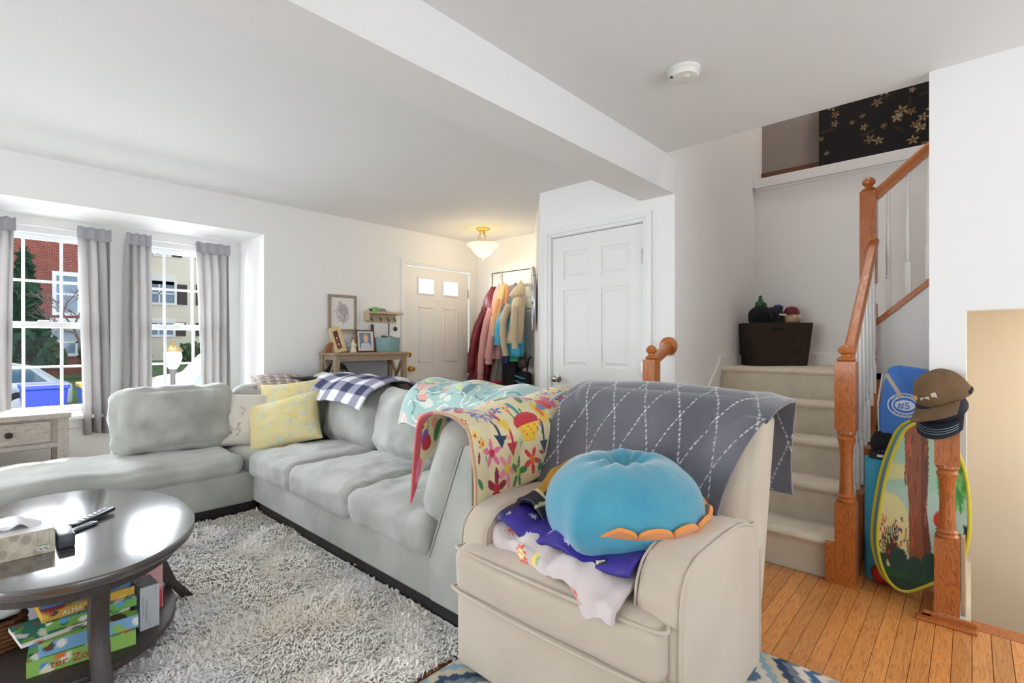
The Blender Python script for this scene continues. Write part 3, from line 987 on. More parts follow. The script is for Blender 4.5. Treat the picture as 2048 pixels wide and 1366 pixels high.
def p_floral(uv):
    p = Print(uv, (240, 222, 176), asp=1.5)
    full_x, full_v = p.x.copy(), p.y.copy()
    p.x = np.where(p.x > 1.1, p.x - 0.82, p.x)
    p.y = np.where(full_v > 0.40, 0.28 + 0.72 * (full_v - 0.40) / 0.60, full_v * 0.7)
    red, pink, blue, yel, grn, org, nav, tea = (206, 44, 60), (240, 120, 160), (52, 110, 214), (250, 204, 60), (52, 140, 70), (240, 120, 50), (34, 56, 96), (40, 150, 160)
    rng = np.random.RandomState(21)
    for k in range(26):   # filler dabs
        p.disc(rng.rand() * 1.15, rng.rand(), 0.028 + 0.02 * rng.rand(), [(250, 190, 200), (214, 232, 140), (252, 226, 130), (248, 170, 140)][k % 4], 0.02, rng.rand() * 3)
    p.put((full_x < 0.05) & (full_v < 0.42), (206, 84, 92))
    for k in range(6):
        p.disc(0.05 + 0.03 * (k % 2), 0.05 + k * 0.08, 0.03, [pink, (110, 90, 200), (230, 90, 110)][k % 3])
    for (x, y) in ((0.15, 0.50), (0.23, 0.52), (0.32, 0.50), (0.42, 0.46), (0.30, 0.38), (0.12, 0.40)):
        p.flower(x, y, 0.05, blue, (220, 70, 120), 5, x * 9)
    for (x, y, c) in ((0.27, 0.66, nav), (0.37, 0.72, red), (0.72, 0.76, nav), (0.36, 0.56, yel)):   # trowels
        p.line([(x, y - 0.10), (x, y)], 0.011, c if c != yel else red)
        p.poly([(x - 0.055, y), (x + 0.055, y), (x, y + 0.09)], c)
    p.line([(0.55, 0.46), (0.55, 0.60)], 0.014, tea)
    p.disc(0.57, 0.62, 0.125, red, 0.05)
    p.poly([(0.46, 0.645), (0.69, 0.645), (0.61, 0.75), (0.53, 0.75)], yel)
    for k in range(8):
        p.disc(0.51 + 0.02 * k, 0.665 + 0.02 * (k % 3), 0.008, org)
    for (x, y, c, m) in ((0.18, 0.77, pink, red), (0.30, 0.86, (246, 150, 170), yel), (0.56, 0.86, (226, 60, 70), org), (0.20, 0.93, (150, 30, 70), red), (0.42, 0.90, grn, (190, 224, 120)), (0.86, 0.82, red, yel), (1.0, 0.70, pink, red), (0.95, 0.86, org, yel)):
        p.flower(x, y, 0.085, c, m, 5, y * 7)
    p.disc(0.78, 0.58, 0.07, yel, 0.085)
    p.disc(0.78, 0.58, 0.03, org, 0.04)
    p.disc(0.80, 0.36, 0.12, red, 0.075, 0.5)
    p.disc(0.82, 0.35, 0.06, (236, 90, 70), 0.04, 0.5)
    p.disc(0.62, 0.36, 0.065, grn, 0.03, 0.3)
    p.disc(0.70, 0.44, 0.065, (30, 110, 50), 0.03, -0.9)
    p.disc(0.92, 0.50, 0.075, (232, 60, 50), 0.06)
    p.disc(1.02, 0.48, 0.05, pink, 0.07)
    p.disc(0.70, 0.28, 0.07, (238, 90, 150), 0.035, 0.2)
    p.disc(0.90, 0.26, 0.06, grn, 0.03, -0.4)
    p.disc(0.84, 0.54, 0.045, (90, 140, 200), 0.03)
    p.line([(0.93, 0.62), (1.0, 0.78), (0.93, 0.88)], 0.010, nav)
    for (x, y) in ((0.96, 0.70), (0.99, 0.82), (0.90, 0.70), (1.05, 0.64)):
        p.disc(x, y, 0.04, (214, 40, 60))
    for (x, y) in ((1.02, 0.88), (0.66, 0.92), (0.86, 0.68), (1.08, 0.78)):
        p.disc(x, y, 0.05, (44, 130, 80), 0.022, x * 5)
    for k in range(12):
        p.disc(0.1 + 0.09 * k, 0.12 + 0.04 * (k % 3), 0.04, [red, grn, blue, pink][k % 4], 0.025, k)
    rng2 = np.random.RandomState(77)
    keep = p.c.copy()
    base = np.all(np.abs(p.c - np.array((240, 222, 176.))) < 1, axis=1)
    sx, sy = p.x.copy(), p.y.copy()
    p.x, p.y = full_x, full_v
    for k in range(95):
        x, y = rng2.rand() * 1.5, 0.08 + rng2.rand() * 0.9
        c_ = [red, pink, blue, yel, grn, org, tea, (150, 30, 70), (60, 150, 90)][k % 9]
        if k % 3 == 0:
            p.flower(x, y, 0.030, c_, yel if c_ != yel else red, 5, k)
        elif k % 3 == 1:
            p.disc(x, y, 0.030, c_, 0.011, k * 1.3)
        else:
            p.line([(x, y), (x + 0.02 * math.cos(k), y + 0.05)], 0.005, grn)
            p.disc(x, y, 0.012, c_)
    p.c[~base] = keep[~base]
    p.put((full_v > 0.985) | ((full_x < 0.012) & (full_v > 0.42)), (206, 160, 130))
    return p.c


def flor(u, v):
    # cross-section over the end cushion, from the seat side over the top to the outside
    zb = lerp(0.545, 0.70, u)
    inner = lerp(0.50, 0.80, min(1, u * 6))
    P = [(1.83, inner), (1.815, max(0.72, inner)), (1.765, 0.865), (1.66, 0.905), (1.545, 0.895), (1.455, 0.83), (1.432, 0.72), (1.428, zb)]
    q = spline([(0, a, b) for a, b in P], v)
    x = lerp(1.315, 2.22, u) + 0.015 * N3(v * 4, 1)
    wv = 0.010 * math.sin(u * 15 + 2 * v) + 0.010 * N3(u * 6, v * 6, 5)
    lift = 0.055 * u * math.sin(PI * min(1, v * 1.25))
    return (x, q.y - abs(wv) * (1 if v > 0.65 else 0) - 0.006, q.z + (wv + lift) * (1 if v < 0.75 else 0.3))


tag(sheet('floral_blanket', flor, 260, 260, FABV, thick=0.012, paint=p_floral, over=SOFAPARTS, gap=0.022), 'cream blanket printed with bright flowers and garden tools, over sofa end', 'blanket')

# ================================================================ RECLINER
RECL = M('warm_grey_suede', (208, 194, 176), 0.9, vary=(3.0, (196, 181, 162)), bump=(60, 0.10), sheen=0.5)
rec = thing('recliner', (1.6, 1.0, 0), 'warm grey suede recliner armchair with piped arms beside the sofa end', 'armchair')


def arm_mb(y0, y1, zt=0.625):
    mb = MB()
    pr = []
    X0, X1 = 1.245, 1.93
    pts = [(X0 + 0.01, 0.05), (X0, 0.30), (X0 + 0.005, 0.50), (X0 + 0.03, zt - 0.05), (X0 + 0.08, zt - 0.013), (X0 + 0.16, zt), (X1 - 0.25, zt - 0.002), (X1 - 0.10, zt - 0.035), (X1, zt - 0.10), (X1, 0.05)]
    return mb.prism(pts, 'y', y0, y1)


for (y0, y1) in ((0.555, 0.695), (1.285, 1.42)):
    dz = 0.0 if y0 < 1 else -0.022
    a = arm_mb(y0, y1, 0.625 + dz).build('arm', RECL, rec, smooth=50, bev=0.03, seg=5)
    for y in (y0 + 0.004, y1 - 0.004):
        pts = [(1.262, y, 0.06), (1.252, y, 0.30), (1.258, y, 0.50), (1.285, y, 0.572 + dz), (1.33, y, 0.602 + dz), (1.41, y, 0.615 + dz), (1.68, y, 0.613 + dz), (1.82, y, 0.58 + dz), (1.915, y, 0.52), (1.92, y, 0.10)]
        sp = [tuple(spline(pts, k / 40)) for k in range(41)]
        MB().tube(sp, 0.0045, 6).build('piping', RECL, a, smooth=0)
# footrest front panel, slightly bowed, with a rolled top
cushion('footrest', (1.245, 0.99, 0.185), (0.045, 0.40, 0.15), RECL, rec, r=0.03, bulge=(0.022, 0.0, 0.0), n=20, wr=0.003, ws=4)
cushion('seat_cushion', (1.50, 0.99, 0.385), (0.315, 0.402, 0.085), RECL, rec, r=0.045, bulge=(0.018, 0.0, 0.03), n=26, wr=0.004, ws=4, seed=2)
for z, x in ((0.457, 1.197), (0.318, 1.178)):
    pts = [(x + 0.05, 1.392, z), (x + 0.008, 1.385, z), (x - 0.010, 1.2, z + 0.002), (x - 0.016, 0.99, z + 0.004), (x - 0.010, 0.78, z + 0.002), (x + 0.008, 0.595, z), (x + 0.05, 0.588, z)]
    MB().tube([tuple(spline(pts, k / 40)) for k in range(41)], 0.0055, 6).build('piping', RECL, rec, smooth=0)
cushion('backrest', (1.965, 0.985, 0.70), (0.115, 0.425, 0.305), RECL, rec, rot=(0, R(17), 0), r=0.09, bulge=(0.04, 0.01, 0.02), n=28, wr=0.004, ws=4, seed=3)
cushion('outer_back', (2.07, 0.985, 0.58), (0.05, 0.41, 0.37), RECL, rec, rot=(0, R(14), 0), r=0.04, n=16)
MB().box((1.36, 0.62, 0.01), (1.90, 1.36, 0.20)).build('under_frame', RECL, rec)


def p_diamond(uv):
    p = Print(uv, (98, 97, 106))
    nz = np.array([mnoise.noise(Vector((a * 5, b * 5, 2))) for a, b in uv])
    p.c += nz[:, None] * 20
    k = 6.2
    a = (p.x * k * 0.98 + p.y * 3.6)
    b = (p.x * k * 0.98 - p.y * 3.6)
    dash = (np.floor((p.y) * 190) % 3) > 0
    p.put(((np.abs(a - np.round(a)) < 0.016) | (np.abs(b - np.round(b)) < 0.016)) & dash, (214, 212, 214))
    return p.c


def throwf(u, v):
    # over the recliner back: hangs down the front (v=0) and behind (v=1)
    zf = lerp(0.60, 0.50, u)
    P = [(1.70 + 0.035 * u, zf), (1.775, 0.70), (1.85, 0.86), (1.93, 0.965), (2.02, 1.005), (2.13, 1.01), (2.215, 0.985), (2.25, 0.88), (2.24, 0.72), (2.23, 0.60)]
    q = spline([(a, 0, b) for a, b in P], v)
    y = lerp(1.405, 0.515, u) + 0.05 * (1 - u) * max(0, 1 - v * 2.5)
    e = max(0, u - 0.9) * 10
    fold = 0.012 * math.sin(u * 19 + v * 5) * (1 - v) + 0.014 * N3(u * 5, v * 4, 8)
    x = q.x - fold + 0.0
    yy = y + 0.02 * math.sin(v * 9) * (1 if u > 0.8 else 0.3) + (0.16 * (1 - v / 0.33) ** 1.3 * u ** 2 if v < 0.33 else 0)
    return (x, yy, q.z + 0.008 * N3(u * 7, v * 3) - 0.02 * e * (1 if 0.3 < v < 0.8 else 0))


tag(sheet('diamond_throw', throwf, 250, 230, MV('grey_plush', 0.7, bump=(120, 0.2), sheen=0.6), thick=0.012, paint=p_diamond, over=[o for o in rec.children if o.name.split('.')[0] in ('backrest', 'outer_back', 'seat_cushion')], gap=0.012),
    'charcoal plush throw with white dashed diamond lines over the recliner back', 'blanket')


# seat blankets
def p_kid(uv):
    p = Print(uv, (214, 200, 198), asp=2.2)
    rng = np.random.RandomState(31)
    for k in range(14):
        x, y = 0.08 + 2.05 * rng.rand(), 0.08 + 0.85 * rng.rand()
        if k % 3 == 0:
            p.flower(x, y, 0.11, (226, 92, 60), (246, 226, 150), 9)
            p.disc(x, y, 0.055, (248, 226, 160))
            p.disc(x - 0.02, y - 0.01, 0.008, (120, 70, 50))
            p.disc(x + 0.02, y - 0.01, 0.008, (120, 70, 50))
        elif k % 3 == 1:
            for d in range(5):
                q = d * 0.5 + 0.3
                p.line([(x, y), (x + 0.09 * math.cos(q), y + 0.09 * math.sin(q))], 0.007, (222, 96, 80))
        else:
            p.disc(x, y, 0.05, (244, 214, 120), 0.09, 0.4)
            p.disc(x + 0.05, y, 0.03, (150, 190, 120), 0.05)
    return p.c


def kidf(u, v):
    y = lerp(1.285, 0.705, u)
    P = [(1.62, 0.505), (1.42, 0.525), (1.30, 0.535), (1.225, 0.515), (1.205, 0.475)]
    q = spline([(a, 0, b) for a, b in P], v)
    drop = 0.05 * max(0, u - 0.72) * 3 * v ** 2
    wv = 0.014 * math.sin(u * 16 + v * 4) + 0.016 * N3(u * 9, v * 5, 4)
    return (q.x - 0.02 * N3(u * 8, 1) + 0.10 * (1 - u) * v - 0.045 * u * v, y, q.z + wv * (0.3 + v) - drop)


tag(sheet('child_blanket', kidf, 170, 90, FABV, thick=0.02, paint=p_kid), 'pale pink fleece blanket with orange lion faces, lowest on the recliner seat', 'blanket')


def p_purple(uv):
    p = Print(uv, (52, 36, 142), asp=2.0)
    rng = np.random.RandomState(8)
    for (x, y) in ((0.10, 0.75), (0.55, 0.85), (0.85, 0.70), (1.15, 0.80), (1.45, 0.62), (0.35, 0.5), (1.7, 0.5)):
        for d in range(3):
            q = d * PI / 3 + x
            p.line([(x - 0.05 * math.cos(q), y - 0.05 * math.sin(q)), (x + 0.05 * math.cos(q), y + 0.05 * math.sin(q))], 0.009, (232, 230, 244))
    # small winged head emblem near the edge
    p.disc(1.62, 0.84, 0.10, (22, 20, 40), 0.07)
    p.poly([(1.55, 0.80), (1.70, 0.82), (1.60, 0.90)], (226, 222, 226))
    p.disc(1.63, 0.85, 0.02, (206, 150, 60))
    p.put(p.x < 0.12, (40, 34, 92))
    return p.c


def purf(u, v):
    y = lerp(1.275, 0.70, u)
    P = [(1.66, 0.545), (1.43, 0.566), (1.30, 0.570), (1.235, 0.545)]
    q = spline([(a, 0, b) for a, b in P], v)
    return (q.x + 0.07 * (1 - u) * v, y, q.z + 0.014 * math.sin(u * 13 + 1) + 0.012 * N3(u * 9, v * 3, 6))


tag(sheet('purple_blanket', purf, 150, 60, MV('satin_print', 0.5), thick=0.018, paint=p_purple), 'deep purple blanket with white flake marks under the plush pillow', 'blanket')


def p_gold(uv):
    p = Print(uv, (28, 26, 48))
    p.put((p.x > 0.16) & (p.y > 0.32), (190, 138, 40))
    p.put((p.x > 0.13) & (p.x < 0.16), (226, 206, 150))
    p.line([(0.0, 0.2), (1, 0.24)], 0.015, (214, 196, 140))
    return p.c


def goldf(u, v):
    # folded bundle standing between the pillow and the far arm
    x = lerp(1.40, 1.78, u)
    P = [(1.285, 0.52), (1.275, 0.60), (1.25, 0.665), (1.19, 0.66), (1.12, 0.60)]
    q = spline([(0, a, b) for a, b in P], 1 - v)
    return (x, q.y - 0.02 * math.sin(u * 7), q.z + (u - 0.5) * 0.10 + 0.015 * N3(u * 6, v * 6, 2))


tag(sheet('gold_blanket', goldf, 70, 60, MV('satin_print', 0.5), thick=0.02, paint=p_gold), 'navy blanket with a mustard panel bunched against the recliner far arm', 'blanket')

# ---------------------------------------------------------------- plush pillow
plush = thing('plush_pillow', (1.56, 0.90, 0.58), 'round turquoise plush pillow with orange scalloped ridge on the recliner', 'plush toy')
PLC = M('turquoise_velour', (72, 158, 182), 0.85, vary=(7, (62, 148, 176)), bump=(70, 0.12), sheen=0.7)
PC = Vector((1.55, 0.900, 0.640))
from mathutils import Euler
PM = Matrix.Translation(PC) @ Matrix.Rotation(R(1), 4, Vector((0.678, -0.735, 0)))
PR, PT = 0.272, 0.185
vs = []
fs = []
nu, nv = 72, 40
for j in range(nv + 1):
    ph = PI * j / nv
    for i in range(nu):
        th = 2 * PI * i / nu
        sp = math.sin(ph)
        cp_ = math.cos(ph)
        rr = PR * (sp ** 0.86)
        z = PT * math.copysign(abs(cp_) ** 0.96, cp_)
        if cp_ > 0:   # pinched button at the top
            d = rr / PR
            z -= 0.075 * math.exp(-(d / 0.26) ** 2)
            z += 0.012 * (0.6 * math.cos(7 * th + 2.5 * math.sin(2 * th)) + 0.4 * N3(2.5 * math.cos(th), 2.5 * math.sin(th), 5)) * math.exp(-((d - 0.3) / 0.22) ** 2)
            z += 0.008 * N3(3 * math.cos(th), 3 * math.sin(th), d * 3)
        # a corner nub at the front
        dth = math.atan2(math.sin(th - R(184)), math.cos(th - R(184)))
        rr *= 1 + 0.16 * math.exp(-(dth / 0.20) ** 2) * sp ** 4
        vs.append((rr * math.cos(th), rr * math.sin(th), z))
for j in range(nv):
    for i in range(nu):
        k = (i + 1) % nu
        fs.append((j * nu + i, j * nu + k, (j + 1) * nu + k, (j + 1) * nu + i))
MB()._add(vs, fs, PM).build('body', PLC, plush, smooth=0)
ORG = M('orange_felt', (240, 150, 66), 0.85, sheen=0.4)
rv, rf = [], []
n = 150
for i in range(n + 1):
    th = lerp(R(197), R(330), i / n)
    s = abs(math.sin(PI * 6 * i / n)) ** 0.5
    env = min(1, i / 12, (n - i) / 12)
    a = 0.006 + 0.026 * s * env
    for (rad, dz) in ((PR - 0.004, -0.008), (PR + 0.014 + 0.3 * a, -0.004 + a), (PR + 0.004 + 0.3 * a, 0.004 + a), (PR - 0.004, 0.010)):
        rv.append((rad * math.cos(th), rad * math.sin(th), dz - 0.01))
for i in range(n):
    for k in range(4):
        l = (k + 1) % 4
        rf.append((i * 4 + k, i * 4 + l, (i + 1) * 4 + l, (i + 1) * 4 + k))
MB()._add(rv, rf, PM).build('ridge', ORG, plush, smooth=50)
MB().tube([tuple(PM @ Vector(p)) for p in ((-0.13, 0.02, 0.150), (-0.105, -0.01, 0.158), (-0.08, -0.045, 0.160))], [0.004, 0.008, 0.003], 8).build('embroidery', M('grey_thread', (150, 160, 168), 0.6), plush, smooth=0)

# ================================================================ RUGS
SHAG = M('cream_shag', (253, 253, 254), 0.95, vary=(1.5, (246, 236, 220)), sheen=0.3)


def shag_rug():
    root = thing('shag_rug', (0.2, 2.6, 0), 'thick cream and tan shag rug under the coffee table', 'rug')
    MB().box((-0.95, 1.455, 0.0), (1.383, 3.755, 0.008)).build('backing', M('rug_backing', (150, 120, 84), 0.95), root)
    rng = np.random.RandomState(1)
    # dense where the camera sees it
    N = 110000
    x = rng.uniform(-0.9, 1.365, N)
    y = rng.uniform(1.445, 3.745, N)
    d2_ = np.hypot(x, y)
    keep = rng.rand(N) < np.clip(3.6 - d2_ * 0.55, 0.9, 1.0)
    x, y = x[keep], y[keep]
    N = len(x)
    ang = np.array([mnoise.noise(Vector((a * 3, b * 3, 0))) for a, b in zip(x, y)]) * 5 + 2.4 + rng.normal(0, 0.55, N)
    L = rng.uniform(0.020, 0.038, N)
    hgt = rng.uniform(0.010, 0.021, N)
    clump = np.array([mnoise.noise(Vector((a * 26, b * 26, 3))) + 0.6 * mnoise.noise(Vector((a * 60, b * 60, 7))) for a, b in zip(x, y)])
    hgt *= np.clip(1.0 + 1.1 * clump, 0.35, 2.2)
    w = rng.uniform(0.0026, 0.0048, N)
    dx, dy = np.cos(ang), np.sin(ang)
    V = np.zeros((N, 5, 3))
    for k, (f, g, ww) in enumerate(((0, 0, 1), (0, 0, -1), (0.5, 1.0, 1.2), (0.5, 1.0, -1.2), (1.0, 0.75, 0))):
        V[:, k, 0] = x + dx * L * f - dy * w * ww
        V[:, k, 1] = y + dy * L * f + dx * w * ww
        V[:, k, 2] = 0.007 + hgt * g
    base = np.arange(N)[:, None] * 5
    T = np.concatenate([base + np.array([[0, 1, 2]]), base + np.array([[1, 3, 2]]), base + np.array([[2, 3, 4]])], 0)
    me = bpy.data.meshes.new('pile')
    me.vertices.add(N * 5)
    me.vertices.foreach_set('co', V.reshape(-1).astype(np.float32))
    me.loops.add(len(T) * 3)
    me.loops.foreach_set('vertex_index', T.reshape(-1).astype(np.int32))
    me.polygons.add(len(T))
    me.polygons.foreach_set('loop_start', (np.arange(len(T)) * 3).astype(np.int32))
    me.update(calc_edges=True)
    me.validate()
    me.materials.append(SHAG)
    o = bpy.data.objects.new('pile', me)
    COL.objects.link(o)
    attach(o, root)
    o['kind'] = 'stuff'
    MB().grid(lambda u, v: (lerp(-0.95, 1.38, u), lerp(1.46, 3.75, v), 0.012 + 0.006 * N3(u * 90, v * 90)), 160, 160).build('underlay_pile', SHAG, root, smooth=0)
    MB().box((-0.95, 1.447, 0.0), (1.345, 1.456, 0.012)).build('binding', M('rug_binding', (120, 70, 40), 0.8), root)


shag_rug()


def p_ikat(uv):
    p = Print(uv, (226, 220, 208))
    x = p.x * 2.1
    y = p.y * 2.3
    z = y + 0.07 * np.abs(((x / 0.16) % 2) - 1) * 1.6
    z += 0.006 * np.sin(x * 160)
    b = np.floor((z % 0.42) / 0.035).astype(int)
    cols = np.array([(226, 220, 208), (70, 110, 150), (226, 220, 208), (120, 130, 140), (50, 70, 100), (206, 196, 170), (150, 176, 190), (226, 220, 208), (96, 130, 160), (226, 214, 190), (60, 80, 110), (180, 180, 180), (226, 220, 208)], float)
    p.c = cols[b % 13]
    return p.c


tag(sheet('chevron_rug', lambda u, v: (lerp(0.05, 2.077, u), lerp(-0.9, 1.43, v), 0.007), 300, 330, MV('flat_wool', 0.95, bump=(300, 0.4)), thick=0.010, paint=p_ikat),
    'flat blue grey and cream zigzag rug under the recliner', 'rug')

# ================================================================ COFFEE TABLE
ESP = MW('espresso_wood', (38, 30, 30), (58, 46, 44), (2, 9, 9), 0.22, rings=6, coat=1.0, bump=0.03)
ESP.node_tree.nodes['Principled BSDF'].inputs['Coat IOR'].default_value = 2.0
ESPL = MW('espresso_wood_satin', (46, 38, 36), (66, 56, 52), (9, 9, 2), 0.4, rings=6, bump=0.03)
TC = (0.26, 2.70)
ct = thing('coffee_table', (TC[0], TC[1], 0), 'oval espresso coffee table with splayed legs and lower shelf', 'table')


def oval(a, b, n=72):
    return [(TC[0] + a * math.cos(2 * PI * k / n), TC[1] + b * math.sin(2 * PI * k / n)) for k in range(n)]


MB().prism(oval(0.42, 0.645), 'z', 0.425, 0.460).build('top', ESP, ct, smooth=40, bev=0.007, seg=3)
MB().prism(oval(0.375, 0.595), 'z', 0.385, 0.426).build('apron', ESPL, ct, smooth=40)
MB().prism(oval(0.355, 0.525), 'z', 0.068, 0.092).build('shelf', ESPL, ct, smooth=40, bev=0.005)
for k in range(4):
    q = k * PI / 2
    dx, dy = math.cos(q), math.sin(q)
    a0 = 0.375 if k % 2 == 0 else 0.595
    pts = []
    for t in (0, 0.25, 0.5, 0.75, 1.0):
        z = lerp(0.426, 0.014, t)
        off = a0 - 0.035 + (-0.05 * math.sin(PI * t * 0.9) + 0.105 * t ** 2.2)
        pts.append((off, z))
    poly = [(o_ + 0.024 * (1.15 - 0.25 * i / 4), z) for i, (o_, z) in enumerate(pts)] + [(o_ - 0.024 * (1.15 - 0.25 * i / 4), z) for i, (o_, z) in list(enumerate(pts))[::-1]]
    m = Matrix.Translation((TC[0], TC[1], 0)) @ Matrix.Rotation(q + R(3), 4, 'Z')
    MB().prism(poly, 'y', -0.026, 0.026, m).build('leg', ESPL, ct, smooth=40, bev=0.004)

# on the table top
tb = thing('tissue_box', (0.07, 2.54, 0.46), 'beige leaf-patterned tissue box on the coffee table', 'tissue box')


def p_tissue(uv):
    p = Print(uv, (206, 196, 176), asp=2.7)
    for i in range(9):
        for j in range(3):
            x, y = 0.15 + i * 0.34, 0.1 + j * 0.42 + (0.21 if i % 2 else 0)
            c = [(176, 164, 146), (196, 188, 164), (214, 206, 186)][(i + j) % 3]
            p.disc(x, y, 0.15, c, 0.19)
            p.line([(x, y - 0.18), (x, y + 0.18)], 0.006, (160, 150, 132))
    p.disc(2.35, 0.24, 0.20, (232, 226, 212), 0.12)
    pts = [(2.20 + 0.05 * k, 0.22 + 0.05 * math.sin(k * 2.2)) for k in range(7)]
    p.line(pts, 0.014, (70, 84, 120))
    p.line([(2.22, 0.32), (2.35, 0.38), (2.48, 0.31)], 0.012, (60, 110, 90))
    return p.c


PAPER = MV('printed_card', 0.5)
BXX, BXY = (-0.035, 0.200), (2.42, 2.66)
MB().box((BXX[0], BXY[0] + 0.0015, 0.4605), (BXX[1] - 0.0015, BXY[1], 0.543)).build('carton', M('beige_card', (206, 196, 178), 0.6), tb)
sheet('printed_side', lambda u, v: (lerp(BXX[0], BXX[1], u), BXY[0], lerp(0.461, 0.545, v)), 160, 60, PAPER, tb, thick=0.001, paint=p_tissue, smooth=None)
sheet('printed_side', lambda u, v: (BXX[1], lerp(BXY[0], BXY[1], u), lerp(0.461, 0.545, v)), 80, 40, PAPER, tb, thick=0.001, paint=lambda uv: np.tile(np.array((150, 146, 150.)), (len(uv), 1)), smooth=None)
MB().box((BXX[0], BXY[0], 0.543), (BXX[1], BXY[1], 0.546)).build('lid', M('pale_card', (216, 212, 208), 0.6), tb)
tis = M('tissue_paper', (244, 242, 246), 0.9)
sheet('tissue', lambda u, v: (0.03 + 0.12 * u + 0.02 * math.sin(v * 5), 2.48 + 0.09 * v, 0.546 + 0.035 * math.sin(PI * u) * (0.4 + 0.6 * math.sin(PI * v)) + 0.008 * math.sin(u * 11 + v * 7)), 24, 20, tis, tb, thick=0.002)

mbx = thing('media_box', (0.23, 2.48, 0.46), 'small dark grey box beside the tissue box', 'box')
MB().box((0.207, 2.415, 0.4605), (0.256, 2.535, 0.512)).build('case', M('charcoal_plastic', (62, 64, 74), 0.35), mbx, smooth=40, bev=0.006, seg=2)
MB().box((0.212, 2.414, 0.470), (0.251, 2.4155, 0.480)).build('port_strip', M('black_plastic', (16, 16, 20), 0.3), mbx)


def remote(name, a, b, w, h, col, label, tilt=0.0):
    A, B = Vector((a[0], a[1], 0)), Vector((b[0], b[1], 0))
    d = B - A
    L = d.length
    m = Matrix.Translation((a[0], a[1], 0.4605)) @ Matrix.Rotation(math.atan2(d.y, d.x), 4, 'Z') @ Matrix.Rotation(-tilt, 4, 'Y')
    r = thing(name, (a[0], a[1], 0.46), label, 'remote')
    MB().box((0, -w / 2, 0), (L, w / 2, h), m).build('shell', col, r, smooth=40, bev=0.005)
    for k in range(6):
        MB().box((L * (0.18 + 0.12 * k), -w * 0.28, h - 0.001), (L * (0.24 + 0.12 * k), w * 0.28, h + 0.002), m).build('button', M('remote_buttons', (150, 152, 160), 0.5), r)


remote('remote_control', (0.272, 2.655), (0.415, 2.80), 0.042, 0.018, M('black_remote', (34, 36, 48), 0.35), 'long black remote control on the coffee table', 0.03)
remote('remote_control', (0.262, 2.60), (0.345, 2.668), 0.030, 0.012, M('grey_remote', (96, 98, 112), 0.35), 'short grey remote control beside the longer black one')


def letters(to, mw, root):
    """turn a text object into a plain mesh part"""
    me = bpy.data.meshes.new_from_object(to.evaluated_get(bpy.context.evaluated_depsgraph_get()))
    name = to.name
    mt = to.data.materials[0]
    bpy.data.objects.remove(to)
    me.transform(mw)
    me.materials.clear()
    me.materials.append(mt)
    o = bpy.data.objects.new(name, me)
    COL.objects.link(o)
    return attach(o, root)


# shelf contents: game boxes and puzzles
def carton(name, c, size, rz, cols, label, text=None, tcol=(200, 40, 50), seed=0, cat='game box', group='game boxes under the coffee table'):
    m = Matrix.Translation(c) @ Matrix.Rotation(rz, 4, 'Z')
    w, d, h = size
    root = thing(name, c, label, cat, group)
    MB().box((-w / 2, -d / 2, 0), (w / 2, d / 2, h * 0.93), m).build('tray', M('card_%s' % str(cols[0]), cols[0], 0.5), root)

    def pt(uv):
        p = Print(uv, cols[1], asp=2.5)
        rng = np.random.RandomState(seed)
        for k in range(22):
            c_ = cols[1 + k % (len(cols) - 1)]
            p.disc(rng.rand() * 2.5, rng.rand(), 0.12 + 0.2 * rng.rand(), c_, 0.08 + 0.15 * rng.rand(), rng.rand() * 3)
        for k in range(9):
            c_ = [(40, 40, 50), (250, 250, 245), (220, 60, 60)][k % 3]
            p.disc(rng.rand() * 2.5, rng.rand(), 0.05, c_)
        return p.c

    def side(uv):
        p = Print(uv, cols[0], asp=4)
        rng = np.random.RandomState(seed + 50)
        for k in range(7):
            p.disc(rng.rand() * 4, rng.rand(), 0.22, cols[1 + k % (len(cols) - 1)], 0.3)
        return p.c
    e = 0.0008
    sheet('cover', lambda u, v: tuple(m @ Vector((lerp(-w / 2, w / 2, u), lerp(-d / 2, d / 2, v), h))), 46, 30, PAPER, root, thick=0.0015, paint=pt, smooth=None)
    for (f, nm) in ((lambda u, v: (lerp(-w / 2, w / 2, u), -d / 2 - e, lerp(0, h, v)), 'front_side'), (lambda u, v: (w / 2 + e, lerp(-d / 2, d / 2, u), lerp(0, h, v)), 'end_side')):
        sheet(nm, lambda u, v, f=f: tuple(m @ Vector(f(u, v))), 40, 8, PAPER, root, thick=0.0015, paint=side, smooth=None)
    if text:
        cu = bpy.data.curves.new('lettering', 'FONT')
        cu.body = text
        cu.size = h * 0.72
        cu.extrude = 0.0006
        to = bpy.data.objects.new('lettering', cu)
        COL.objects.link(to)
        to.data.materials.append(M('ink_%s' % str(tcol), tcol, 0.5))
        letters(to, m @ Matrix.Translation((-w * 0.30, -d / 2 - 0.0025, h * 0.22)) @ Matrix.Rotation(R(90), 4, 'X'), root)
    return root


